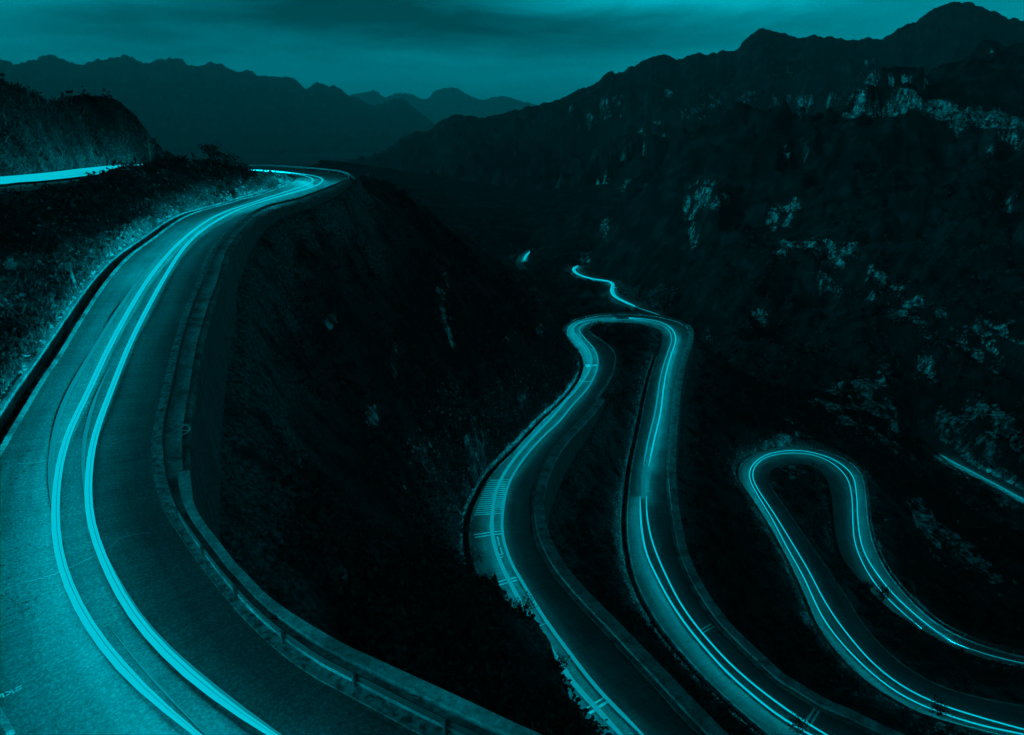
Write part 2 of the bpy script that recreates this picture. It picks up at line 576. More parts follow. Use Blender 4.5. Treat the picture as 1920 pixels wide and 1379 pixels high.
class Road:
    def __init__(self, edge, other, hs, step):
        e = spline(edge)
        s = arc(e)
        hk = [(s[np.argmin(np.linalg.norm(e - np.array(p), axis=1))], h) for p, h in hs]
        h = np.interp(s, [k[0] for k in hk], [k[1] for k in hk])
        h = smooth1(h, 60)
        E3 = resample(at_h(e, h), step)
        o = spline(other)
        # heights along the other edge from its nearest station
        ho = np.interp(np.linspace(0, s[-1], len(o)), s, h)
        so = np.linspace(0, 1, len(o))
        for _ in range(24):
            P = at_h(o, ho)
            j = self._mono(P, E3)
            ho = 0.5 * ho + 0.5 * smooth1(-np.interp(j, np.arange(len(E3)), E3[:, 2]), 8)
        O3 = at_h(o, ho)
        j = self._mono(O3, E3)
        st = np.arange(len(E3))
        O3 = np.stack([np.interp(st, j + np.arange(len(j)) * 1e-6, O3[:, k]) for k in range(3)], -1)
        O3[:, :2] = smooth1(O3[:, :2], 3)
        O3[:, 2] = E3[:, 2]
        self.E, self.O = E3, O3
        self.C = (E3 + O3) / 2
        self.s = arc(self.C)
        self.Ep, self.Op = proj(E3), proj(O3)

    @staticmethod
    def _mono(P, Q):
        # monotone nearest-station matching by dynamic programming on XY distance
        n, m = len(P), len(Q)
        D = np.linalg.norm(P[:, None, :2] - Q[None, :, :2], axis=-1) ** 2
        cost = np.full((n, m), 0.0)
        arg = np.zeros((n, m), dtype=int)
        prev = D[0]
        for i in range(1, n):
            acc = np.minimum.accumulate(prev)
            idx = np.where(prev <= acc, np.arange(m), 0)
            arg[i] = np.maximum.accumulate(idx)
            prev = acc + D[i]
        j = np.zeros(n)
        j[-1] = int(np.argmin(prev))
        for i in range(n - 1, 0, -1):
            j[i - 1] = arg[i, int(j[i])]
        return smooth1(j, 6)

    def station(self, px):
        px = np.atleast_2d(np.asarray(px, float))
        a, b = self.Ep, self.Op
        ab = b - a
        out = np.zeros(len(px), int)
        for i, p in enumerate(px):
            t = np.clip(((p - a) * ab).sum(1) / ((ab ** 2).sum(1) + 1e-9), -0.15, 1.15)
            out[i] = np.argmin(np.linalg.norm(p - (a + t[:, None] * ab), axis=1))
        return out

    def lift(self, px, dz=0.0, smooth=0):
        px = np.atleast_2d(np.asarray(px, float))
        h = -self.C[self.station(px), 2] - dz
        if smooth:
            h = smooth1(h, smooth)
        return at_h(px, h)

    def offset(self, side, d, dz=0.0, i0=0, i1=None):
        """line parallel to an edge: side 'E' or 'O', d metres outward"""
        a, b = (self.E, self.O) if side == 'E' else (self.O, self.E)
        n = a[:, :2] - b[:, :2]
        n = n / (np.linalg.norm(n, axis=1)[:, None] + 1e-9)
        n = smooth1(n, 6)
        n /= np.linalg.norm(n, axis=1)[:, None] + 1e-9
        q = a.copy()
        q[:, :2] += n * np.asarray(d).reshape(-1, 1) if np.ndim(d) else n * d
        q[:, 2] += dz
        return q[i0:i1]

    def idx(self, side, px):
        p = self.Ep if side == 'E' else self.Op
        return int(np.argmin(np.linalg.norm(p - np.array(px, float), axis=1)))

    def mesh(self, name, nlat=8):
        w = np.linspace(0, 1, nlat + 1)
        n = len(self.E)
        crown = 0.05 * (1 - (2 * w - 1) ** 2)
        v = self.E[:, None] * (1 - w)[None, :, None] + self.O[:, None] * w[None, :, None]
        v[:, :, 2] += crown
        wid = np.linalg.norm(self.E - self.O, axis=1)
        uv = np.stack([w[None] * wid[:, None], np.broadcast_to(self.s[:, None], (n, nlat + 1))], -1)
        k = nlat + 1
        ii, jj = np.meshgrid(np.arange(n - 1), np.arange(nlat), indexing='ij')
        a = (ii * k + jj).ravel()
        f = np.stack([a, a + 1, a + k + 1, a + k], -1)
        return mesh_obj(name, v.reshape(-1, 3), fix_up(v.reshape(-1, 3), f), M['asphalt'], smooth=True, uv=uv.reshape(-1, 2))


def fix_up(v, f):
    a, b, d = v[f[:, 0]], v[f[:, 1]], v[f[:, 3]]
    nz = np.cross(b - a, d - a)[:, 2].sum()
    return f[:, ::-1].copy() if nz < 0 else f


A = Road(RA_R, RA_L, HA, 0.5)
B = Road(RB_O, RB_I, HB, 0.8)
C = Road(RC_O, RC_I, HC, 0.8)

# upper road (continues from the bend back towards the left, above the bank)
U_near = spline(at_h([(-230, 400), (0, 357), (70, 350), (150, 341), (200, 334), (240, 327), (300, 320), (380, 318.5)], [6.5, 6.8, 6.9, 7.0, 7.05, 7.1, 7.15, 7.2]))


class Strip(Road):
    """a road given by its near edge and a width to one side"""

    def __init__(self, near, width, side, step):
        E3 = resample(near, step)
        t = np.gradient(E3[:, :2], axis=0)
        t /= np.linalg.norm(t, axis=1)[:, None]
        t = smooth1(t, 8)
        O3 = E3.copy()
        O3[:, 0] += side * width * t[:, 1]
        O3[:, 1] -= side * width * t[:, 0]
        self.E, self.O = E3, O3
        self.C = (E3 + O3) / 2
        self.s = arc(self.C)
        self.Ep, self.Op = proj(E3), proj(O3)


U = Strip(U_near, 9.0, -1, 0.8)
D_near = spline(at_h([(1700, 812), (1737, 830), (1780, 870), (1841, 902), (1920, 946), (2080, 1030)], [113, 113, 112.5, 112, 111.5, 111]))
D = Strip(D_near, 7.0, -1, 1.5)
E_near = spline(at_h([(1086, 497), (1077, 503), (1076, 510), (1088, 518), (1112, 526), (1140, 530), (1151, 537), (1148, 548), (1153, 558), (1170, 568), (1190, 577), (1210, 583), (1235, 590)], [124, 123.5, 123, 122.5, 122, 121.5, 121, 120.5, 120, 119.5, 119, 118.5, 118]))
EE = Strip(E_near, 8.0, -1, 1.5)
G_near = spline(at_h([(1006, 467), (996, 472), (988, 479), (983, 486), (982, 495), (990, 505)], [124, 123.5, 123, 122.5, 122, 122]))
G = Strip(G_near, 8.0, 1, 1.5)

# ------------------------------------------------------------------ terrain on a log-polar grid about the valley viewpoint
AZ0, AZ1, R0, R1 = math.radians(-50), math.radians(50), 9.0, 1050.0
DA, DL = 0.0024, 0.0040
NA, NR = int((AZ1 - AZ0) / DA) + 1, int(math.log(R1 / R0) / DL) + 1
cs, cn = np.zeros(NA * NR), np.zeros(NA * NR)
hard = np.zeros(NA * NR, bool)


def gidx(P):
    ia = np.rint((np.arctan2(P[:, 0], P[:, 1]) - AZ0) / DA).astype(int)
    ir = np.rint((np.log(np.maximum(np.hypot(P[:, 0], P[:, 1]), 1e-3) / R0)) / DL).astype(int)
    ok = (ia >= 0) & (ia < NA) & (ir >= 0) & (ir < NR)
    return (ir * NA + ia)[ok], ok


def put(P, is_hard):
    P = np.asarray(P, float).reshape(-1, 3)
    i, ok = gidx(P)
    z = P[ok, 2]
    if not is_hard:
        keep = ~hard[i]
        i, z = i[keep], z[keep]
        np.add.at(cs, i, z)
        np.add.at(cn, i, 1)
    else:
        u = np.unique(i)
        new = u[~hard[u]]
        cs[new] = 0
        cn[new] = 0
        keep = np.isin(i, new)
        np.add.at(cs, i[keep], z[keep])
        np.add.at(cn, i[keep], 1)
        hard[u] = True


def put_strip(a, b, is_hard, dens=1.0):
    """fill between two matched lines"""
    a, b = np.asarray(a), np.asarray(b)
    for i in range(len(a) - 1):
        q = np.stack([a[i], b[i], a[i + 1], b[i + 1]])
        r = max(np.hypot(q[:, 0], q[:, 1]).min(), 9.0)
        c = r * 0.0018 * dens
        nl = int(np.linalg.norm(a[i] - b[i]) / c) + 2
        ns = int(max(np.linalg.norm(a[i + 1] - a[i]), np.linalg.norm(b[i + 1] - b[i])) / c) + 2
        u, v = np.meshgrid(np.linspace(0, 1, nl), np.linspace(0, 1, ns, endpoint=False))
        u, v = u[..., None], v[..., None]
        put(((1 - u) * (1 - v) * q[0] + u * (1 - v) * q[1] + (1 - u) * v * q[2] + u * v * q[3]).reshape(-1, 3), is_hard)


def put_line(P, is_hard=False):
    P = np.asarray(P, float)
    out = []
    for i in range(len(P) - 1):
        r = min(np.hypot(*P[i, :2]), np.hypot(*P[i + 1, :2]))
        n = int(np.linalg.norm(P[i + 1] - P[i]) / (r * 0.0018)) + 2
        out.append(P[i] + (P[i + 1] - P[i]) * np.linspace(0, 1, n)[:, None])
    put(np.vstack(out), is_hard)


def low(p, d):
    q = np.array(p, float)
    q[..., 2] -= d
    return q


# road beds
for rd in (A, B, C, U, D, EE, G):
    put_strip(low(rd.E, 0.35), low(rd.O, 0.35), True)

# parapet of the near road: outer edge traced on its top face
PA_out = [(656, 335), (616, 359), (565, 378), (510, 399), (467, 436), (427, 491), (401, 553), (379, 633), (361, 750), (354, 818), (356, 887), (365, 964), (438, 1065), (470, 1106), (538, 1151), (638, 1211), (700, 1243), (769, 1272), (871, 1319), (993, 1377), (1110, 1432)]
PA_in_px = None
_pa = []
for seg in range(len(PA_out) - 1):
    a_, b_ = np.array(PA_out[seg], float), np.array(PA_out[seg + 1], float)
    for t_ in np.linspace(0, 1, 10, endpoint=False):
        _pa.append(a_ + (b_ - a_) * t_)
_pa.append(PA_out[-1])
_pa = np.array(_pa, float)
PA3 = at_h(_pa, smooth1(-A.C[A.station(_pa), 2] - 0.35, 10))
iA0 = A.idx('E', (652, 336))
edgeA = A.E[iA0:]
# matched outer line for every station of the right edge
_j = Road._mono(edgeA, PA3)
PAo = np.stack([np.interp(_j, np.arange(len(PA3)), PA3[:, k]) for k in range(3)], -1)
PAo[:, 2] = edgeA[:, 2] + 0.35
PAo[:, :2] = smooth1(PAo[:, :2], 2)
_n = PAo[:, :2] - edgeA[:, :2]
_w = np.linalg.norm(_n, axis=1)
_n = _n / (_w[:, None] + 1e-9)
PAw = smooth1(np.clip(_w, 1.1, 2.5), 10)
PAo[:, :2] = edgeA[:, :2] + _n * PAw[:, None]
A_dir = _n


def alongA(frac=None, d=None, dz=0.0):
    """line between the near road's right edge and the outer parapet edge"""
    w = PAw * np.asarray(frac) if frac is not None else np.full(len(PAw), d)
    q = edgeA.copy()
    q[:, :2] += A_dir * w[:, None]
    q[:, 2] += dz
    return q


WALL_A = 8.5
put_strip(alongA(d=0.0, dz=-0.35), alongA(frac=0.55, dz=-0.9), True)
foot_a = alongA(frac=1.0)
foot_a[:, :2] += A_dir * 0.7
foot_b = foot_a.copy()
foot_b[:, :2] += A_dir * 0.9
drop = np.interp(np.arange(len(foot_a)), [0, 70, 150, 230, len(foot_a)], [0.5, 1.0, 3.5, WALL_A, WALL_A])
foot_a[:, 2] -= drop
foot_b[:, 2] -= drop + 0.6
put_strip(foot_a, foot_b, True)

# far side of the bend: guardrail verge, then a drop
v0 = A.offset('E', 1.6, -0.3)[:iA0 + 4]
v1 = A.offset('E', 4.5, -3.5)[:iA0 + 4]
put_strip(A.E[:iA0 + 4] + np.array([0, 0, -.3]), v0, True, 1.6)
put_line(v1)

# ditch and toe of the bank on the left of the near road
iL = A.idx('O', (540, 345))


def ditch(rd, side, i0, i1, w=1.1, deep=0.9, toe=0.25):
    put_strip(rd.offset(side, 0.35, -deep, i0, i1), rd.offset(side, 0.35 + w, -deep, i0, i1), True)
    put_line(rd.offset(side, 0.7 + w, toe, i0, i1))


ditch(A, 'O', iL, len(A.O))
# B: left leg parapet on its right (inner) side, right leg parapet on its right (outer) side
B_i0, B_i1 = 0, B.idx('O', (1116, 748))
PB_W = 2.3
put_strip(B.offset('O', 0, -.4, B_i0, B_i1), B.offset('O', 1.4, -.9, B_i0, B_i1), True)
fa_, fb_ = B.offset('O', PB_W + .6, 0, B_i0, B_i1), B.offset('O', PB_W + 1.4, -.3, B_i0, B_i1)
fd_ = np.interp(np.arange(len(fa_)), [0, len(fa_) - 45, len(fa_) - 1], [6.0, 6.0, 0.3])
fa_[:, 2] -= fd_
fb_[:, 2] -= fd_
put_strip(fa_, fb_, True)
R_i0, R_i1 = B.idx('E', (1281, 612)), len(B.E)
put_strip(B.offset('E', 0, -.4, R_i0, R_i1), B.offset('E', 1.4, -.9, R_i0, R_i1), True)
put_strip(B.offset('E', PB_W + .6, -6.0, R_i0, R_i1), B.offset('E', PB_W + 1.4, -6.5, R_i0, R_i1), True)
iBl = B.idx('E', (1065, 631))
ditch(B, 'E', 0, iBl, 0.7, 0.7, 0.3)
iBr = B.idx('O', (1232, 670))
ditch(B, 'O', iBr, len(B.O), 0.9, 0.8, 0.3)
put_line(B.offset('E', 2.2, -.4, iBl, R_i0))
put_line(B.offset('E', 9.0, -9.0, iBl, R_i0))
# C: bank on the outer left of the left leg, verge elsewhere
iC = C.idx('E', (1590, 866))
ditch(C, 'E', 0, iC, 0.6, 0.4, 0.4)
put_line(C.offset('E', 2.0, -.4, iC, len(C.E)))
put_line(C.offset('E', 8.0, -5.0, iC, len(C.E)))
put_line(C.offset('O', 1.4, -.35))
put_line(U.offset('E', 1.6, -.35))
put_line(U.offset('O', 1.8, -.2))
put_line(D.offset('E', 1.6, -.5))
put_line(D.offset('E', 6.0, -6))
put_line(D.offset('O', 1.5, 0.5))
put_line(D.offset('O', 9, 8.0))
put_line(EE.offset('E', 3, -1.5))
put_line(EE.offset('O', 3, 1.0))
put_line(G.offset('E', 3, 0))
put_line(G.offset('O', 3, -1))


SPUR = []


def ridge_line(pts, back=None, drop_=None):
    P = at_t(pts)
    put_line(P)
    if back:
        q = np.array(pts, float)
        q[:, 2] += back
        Q = at_t(q)
        Q[:, 2] = P[:, 2] - drop_
        put_line(Q)
    return P


# spur between the two roads, and its shoulder low in the middle
ridge_line([(664, 331, 158), (690, 334, 165), (740, 355, 172), (780, 385, 178), (830, 425, 186), (880, 460, 195), (930, 490, 203), (985, 540, 210), (1030, 582, 216), (1052, 606, 221)], 30, 34)
for (px_, py_, k_) in ((868, 955, .95), (886, 1008, .92), (914, 1045, .88), (938, 1100, .84), (960, 1158, .80), (1000, 1163, .80), (1031, 1206, .79), (1045, 1245, .78), (1042, 1284, .78), (1064, 1302, .78), (1094, 1342, .78), (1114, 1379, .78), (1152, 1440, .78)):
    q_ = at_h([(px_, py_)], 54.5)[0]
    SPUR.append((px_, py_, np.hypot(q_[0], q_[1]) * k_))
ridge_line(SPUR)
ridge_line([(700, 560, 130), (800, 640, 128), (880, 760, 108)])
ridge_line([(560, 640, 92), (600, 800, 72), (640, 950, 58), (720, 1100, 46), (840, 1250, 40)])
# mound between the upper road and the near road
ridge_line([(200, 345, 110), (240, 338, 116), (275, 328, 120), (305, 323, 122), (360, 322, 128), (430, 324, 133), (500, 329, 137), (535, 334, 139)])
ridge_line([(150, 420, 88), (260, 395, 98), (360, 370, 112), (450, 352, 126)])
# knoll above the upper road
ridge_line([(-420, 20, 140), (-200, 80, 140), (0, 140, 146), (30, 151, 150), (62, 166, 156), (98, 190, 163), (128, 191, 168), (156, 168, 172), (183, 160, 173), (212, 163, 174), (240, 183, 175), (262, 215, 174), (276, 245, 173), (300, 272, 172), (335, 298, 171), (380, 316, 170)], 45, 30)
put_line(at_t([(-400, 250, 110), (0, 262, 122), (120, 262, 138), (220, 262, 152), (270, 280, 158)]))
# right-hand hillside
ridge_line([(1120, 474, 690), (1143, 427, 690), (1185, 380, 680), (1241, 325, 660), (1258, 279, 650), (1279, 259, 640), (1356, 249, 630), (1442, 234, 610), (1467, 219, 618), (1497, 210, 622), (1540, 219, 628), (1587, 221, 632), (1640, 224, 636), (1700, 213, 640), (1740, 217, 640), (1790, 240, 640), (1850, 255, 640), (1920, 268, 640), (2150, 300, 620), (2500, 330, 600)], 26, 14)
cl_base = [(1560, 226, 676), (1592, 212, 684), (1640, 214, 694), (1700, 208, 700), (1722, 206, 702), (1760, 224, 704), (1800, 246, 704), (1850, 244, 706), (1900, 264, 706), (2000, 300, 700), (2200, 330, 690)]
cl_top = [(1570, 222, 680), (1594, 188, 688), (1612, 168, 694), (1640, 134, 700), (1690, 128, 706), (1733, 129, 708), (1742, 188, 712), (1800, 199, 712), (1830, 210, 713), (1870, 208, 714), (1920, 224, 714), (2000, 250, 712), (2200, 280, 700)]
put_line(at_t(cl_base))
put_line(at_t(cl_top))
ridge_line([(1560, 236, 760), (1640, 150, 770), (1700, 140, 780), (1735, 134, 800), (1766, 114, 815), (1826, 108, 830), (1903, 100, 840), (1960, 92, 850), (2150, 60, 860), (2500, 40, 880)], 60, 50)
for q in ([(1860, 640, 340), (1850, 540, 400), (1840, 450, 460), (1830, 360, 540)], [(1700, 640, 340), (1690, 520, 430), (1700, 350, 545)],
          [(1590, 330, 560), (1570, 420, 500), (1530, 520, 440), (1500, 620, 390)], [(1450, 300, 590), (1410, 390, 545), (1340, 480, 505)],
          [(1560, 700, 320), (1540, 560, 420), (1500, 420, 520), (1500, 300, 585)], [(1400, 760, 300), (1400, 600, 400), (1350, 450, 500), (1340, 330, 560)],
          [(1300, 560, 460), (1290, 450, 560)], [(1720, 760, 290), (1640, 780, 280), (1560, 790, 260)], [(1760, 1050, 190), (1850, 1080, 190), (1800, 980, 215), (1920, 1020, 205)],
          [(1960, 640, 340), (2200, 600, 360)], [(1500, 810, 222), (1600, 830, 225)]):
    put_line(at_t(q))
# valley floor and the foot of the far range
put_line(at_t([(700, 330, 900), (800, 400, 800), (900, 440, 760), (1000, 470, 720), (1060, 480, 690)]))
put_line(at_t([(600, 300, 1040), (760, 322, 1040), (900, 350, 1000), (1000, 380, 960), (1100, 380, 960), (1200, 330, 1000)]))
put_line(np.array([(-120, 330, -120), (0, 420, -130), (60, 520, -131.0)]))
put_line(np.array([(-30, 300, -112), (40, 300, -112), (120, 310, -115.0)]))
put_line(np.array([(-20, 360, -124), (60, 370, -126), (120, 380, -126.0)]))
put_line(np.array([(20, 430, -130), (80, 430, -130), (112, 440, -128.0)]))
put_line(np.array([(-420, 500, -110), (-200, 560, -120), (-60, 620, -128.0)]))


def solve():
    fix = cn > 0
    z = np.where(fix, cs / np.maximum(cn, 1), 0).reshape(NR, NA)
    fx = fix.reshape(NR, NA)
    levels = [(z, fx)]
    while min(levels[-1][0].shape) > 24:
        z0, f0 = levels[-1]
        r, c = z0.shape
        zp = np.pad(z0 * f0, ((0, r % 2), (0, c % 2)))
        fp = np.pad(f0.astype(float), ((0, r % 2), (0, c % 2)))
        s_ = zp[0::2, 0::2] + zp[1::2, 0::2] + zp[0::2, 1::2] + zp[1::2, 1::2]
        n_ = fp[0::2, 0::2] + fp[1::2, 0::2] + fp[0::2, 1::2] + fp[1::2, 1::2]
        levels.append((np.where(n_ > 0, s_ / np.maximum(n_, 1), 0), n_ > 0))
    wx, wy = 1 / DA ** 2, 1 / DL ** 2
    cur = None
    for lv in range(len(levels) - 1, -1, -1):
        z0, f0 = levels[lv]
        if cur is None:
            cur = np.full(z0.shape, z0[f0].mean())
        else:
            cur = np.repeat(np.repeat(cur, 2, 0), 2, 1)[:z0.shape[0], :z0.shape[1]]
        cur = np.where(f0, z0, cur)
        for _ in range([50, 90, 160, 300, 500, 800, 900, 900][min(lv, 7)]):
            p = np.pad(cur, 1, mode='edge')
            nb = (wx * (p[1:-1, :-2] + p[1:-1, 2:]) + wy * (p[:-2, 1:-1] + p[2:, 1:-1])) / (2 * (wx + wy))
            cur = np.where(f0, z0, nb)
    return cur


Z = solve()
az_ = AZ0 + DA * np.arange(NA)
rr_ = R0 * np.exp(DL * np.arange(NR))
GX = rr_[:, None] * np.sin(az_)[None]
GY = rr_[:, None] * np.cos(az_)[None]

# distance (m) to the nearest road bed, wall foot or ditch
dist = np.where(hard.reshape(NR, NA), 0.0, 1e4)
for _ in range(2):
    for i in range(1, NR):
        dist[i] = np.minimum(dist[i], dist[i - 1] + (rr_[i] - rr_[i - 1]))
    for i in range(NR - 2, -1, -1):
        dist[i] = np.minimum(dist[i], dist[i + 1] + (rr_[i + 1] - rr_[i]))
    dx_ = (rr_ * DA)[:, None] * np.arange(NA)[None]
    dist = np.minimum(dist, np.minimum.accumulate(dist - dx_, axis=1) + dx_)
    rv = dist[:, ::-1]
    dist = np.minimum(dist, (np.minimum.accumulate(rv - dx_, axis=1) + dx_)[:, ::-1])
# soften the creases of the solve away from the beds
Zs = Z.copy()
for _ in range(14):
    p = np.pad(Zs, 1, mode='edge')
    Zs = (p[1:-1, :-2] + p[1:-1, 2:] + p[:-2, 1:-1] + p[2:, 1:-1]) / 4
cliffy = (rr_[:, None] > 600) * 1.0
Z = np.where(cliffy > 0, Z, Z + (Zs - Z) * np.clip((dist - 1) / 5, 0, 1))

rr2 = np.broadcast_to(rr_[:, None], Z.shape)
w1 = np.clip(dist / 2.0, 0, 1)
w2 = np.clip((dist - 1) / 9.0, 0, 1)
w3 = np.clip((dist - 6) / 40.0, 0, 1)
farw = np.clip((rr2 - 200) / 200, 0, 1)
w3f = np.clip((dist - 25) / 110.0, 0, 1) * np.where(np.arctan2(GX, GY) < 0.16, np.clip((760 - rr2) / 80, 0.0, 1), np.clip(np.abs(rr2 - 705) / 45 - 0.35, 0.08, 1))
dz = w3f * farw * ((fbm(GX, GY, 150, 5, 0.52, 5, True) - 0.7) * 19.0 + (fbm(GX - 0.6 * GY, GY + 0.3 * GX, 60, 3, 0.5, 6, True) - 0.6) * 6.0)
mesa = 1 - 0.75 * np.exp(-((rr2 - 705) / 30) ** 2)
dz += mesa * w2 * (fbm(GX, GY, 26, 4, 0.5, 9, True) - 0.5) * (1.9 + 1.6 * farw)
dz += w1 * fbm(GX, GY, 5.0, 4, 0.6, 21) * (0.34 + 0.5 * np.clip(rr2 / 200, 0, 2))
crest_calm = np.clip((rr2 - 780) / 60, 0, 1)
Z = Z + dz * (1 - 0.6 * crest_calm)
ZT = Z


def ground(x, y):
    """terrain height at world x, y (arrays)"""
    a = (np.arctan2(x, y) - AZ0) / DA
    r = np.log(np.hypot(x, y) / R0) / DL
    a = np.clip(a, 0, NA - 1.001)
    r = np.clip(r, 0, NR - 1.001)
    i, j = r.astype(int), a.astype(int)
    fr, fa = r - i, a - j
    return (ZT[i, j] * (1 - fr) * (1 - fa) + ZT[i + 1, j] * fr * (1 - fa) + ZT[i, j + 1] * (1 - fr) * fa + ZT[i + 1, j + 1] * fr * fa)


def hit(px, rmin=9.5):
    """first point of the terrain along a view ray"""
    r = ray(px)
    g = np.hypot(r[0], r[1])
    ts = np.exp(np.linspace(math.log(rmin), math.log(R1 * 0.99), 1600))
    p = r[None] * (ts / g)[:, None]
    z = ground(p[:, 0], p[:, 1])
    k = np.argmax(p[:, 2] < z)
    return p[k] if (p[:, 2] < z).any() else None


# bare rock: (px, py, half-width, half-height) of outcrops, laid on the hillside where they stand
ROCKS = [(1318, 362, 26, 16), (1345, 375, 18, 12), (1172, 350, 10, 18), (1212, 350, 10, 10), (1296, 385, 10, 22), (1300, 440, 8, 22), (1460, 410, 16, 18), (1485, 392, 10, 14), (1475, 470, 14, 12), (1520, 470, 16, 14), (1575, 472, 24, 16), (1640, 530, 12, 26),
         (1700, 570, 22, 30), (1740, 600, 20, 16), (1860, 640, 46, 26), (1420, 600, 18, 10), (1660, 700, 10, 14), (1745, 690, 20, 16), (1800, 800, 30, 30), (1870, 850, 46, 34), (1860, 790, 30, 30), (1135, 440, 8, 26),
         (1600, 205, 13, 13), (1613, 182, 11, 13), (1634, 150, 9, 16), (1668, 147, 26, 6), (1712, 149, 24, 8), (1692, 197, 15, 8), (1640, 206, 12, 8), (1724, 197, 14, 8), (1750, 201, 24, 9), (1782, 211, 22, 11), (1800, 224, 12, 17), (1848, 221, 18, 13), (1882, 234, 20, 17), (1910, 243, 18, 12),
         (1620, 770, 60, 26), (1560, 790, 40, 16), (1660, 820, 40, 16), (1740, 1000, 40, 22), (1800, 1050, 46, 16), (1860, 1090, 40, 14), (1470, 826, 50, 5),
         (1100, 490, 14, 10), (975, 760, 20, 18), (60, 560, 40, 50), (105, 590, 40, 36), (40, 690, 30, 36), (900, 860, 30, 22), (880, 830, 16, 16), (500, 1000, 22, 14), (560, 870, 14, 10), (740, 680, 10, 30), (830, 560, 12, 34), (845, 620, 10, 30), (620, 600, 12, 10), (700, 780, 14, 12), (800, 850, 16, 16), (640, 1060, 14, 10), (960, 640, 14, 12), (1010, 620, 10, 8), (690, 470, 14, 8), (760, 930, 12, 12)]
rock = np.zeros_like(Z)
rock_c = np.zeros_like(Z)
for (px, py, hw, hh) in ROCKS:
    c = hit((px, py))
    if c is None:
        continue
    t_ = np.hypot(c[0], c[1])
    sx, sz = hw * t_ / F_PX, hh * t_ / F_PX
    ux, uy = c[1] / t_, -c[0] / t_
    lat = (GX - c[0]) * ux + (GY - c[1]) * uy
    dep = (GX - c[0]) * c[0] / t_ + (GY - c[1]) * c[1] / t_
    q = (lat / sx) ** 2 + ((Z - c[2]) / sz) ** 2 + (dep / (3.2 * max(sx, sz))) ** 2
    if px > 1560 and py < 262:
        rock_c = np.maximum(rock_c, np.exp(-q * 0.45))
    else:
        rock = np.maximum(rock, np.exp(-q * 0.55) * (0.86 if py > 480 and px > 1300 else 1))
# steep ground is rocky too
gz_r = np.gradient(Z, axis=0) / np.gradient(rr_)[:, None]
gz_a = np.gradient(Z, axis=1) / (rr_ * DA)[:, None]
steep = np.hypot(gz_r, gz_a)
rn_ = fbm(GX + 0.5 * Z, GY - Z, 9, 4, 0.65, 33)
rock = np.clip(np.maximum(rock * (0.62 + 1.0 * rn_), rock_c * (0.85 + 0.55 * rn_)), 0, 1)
# long cliff bands along the strata of the far slope
sl = (ZT + 9.0 * fbm(GX, GY, 170, 3, 0.5, 43) - 0.03 * GX) / 34.0
fs_ = sl - np.floor(sl)
bandw = np.clip(3.2 * fbm(GX + Z, GY, 75, 3, 0.55, 47) - 0.15, 0, 1) * np.clip((rr2 - 300) / 120, 0, 1) * w3f
Z = Z + (np.clip((fs_ - 0.5) * 5 + 0.5, 0, 1) - fs_) * 34.0 * 0.62 * bandw
rock = np.maximum(rock, np.exp(-((fs_ - 0.5) / 0.10) ** 2) * bandw * np.clip(0.45 + 1.1 * fbm(GX, GY - Z, 16, 4, 0.65, 49), 0, 0.95))
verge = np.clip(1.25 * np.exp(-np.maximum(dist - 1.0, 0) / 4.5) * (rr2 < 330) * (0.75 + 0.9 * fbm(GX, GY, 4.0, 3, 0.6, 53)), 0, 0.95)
# ledges: bare rock steps in the strata
lev = (ZT + 2.0 * fbm(GX, GY, 60, 2, 0.5, 41)) / 5.0
fr_ = lev - np.floor(lev)
step_ = (np.clip((fr_ - 0.5) * 3.5 + 0.5, 0, 1) - fr_) * 5.0
Z = Z + step_ * np.clip(rock * 1.4, 0, 1) * (rr2 > 150) * 0.8 * w2
ZT = Z

ii, jj = np.meshgrid(np.arange(NR - 1), np.arange(NA - 1), indexing='ij')
a = (ii * NA + jj).ravel()
terr_v = np.stack([GX, GY, Z], -1).reshape(-1, 3)
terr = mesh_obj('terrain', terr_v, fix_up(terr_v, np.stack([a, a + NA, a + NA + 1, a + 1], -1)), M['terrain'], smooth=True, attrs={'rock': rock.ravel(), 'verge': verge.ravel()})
tag(terr, 'dark scrubby valley slopes between the hairpin roads', 'terrain', kind='structure')

# ------------------------------------------------------------------ far ranges


def scaled(c, k):
    return [(x, y, t * k) for x, y, t in c]


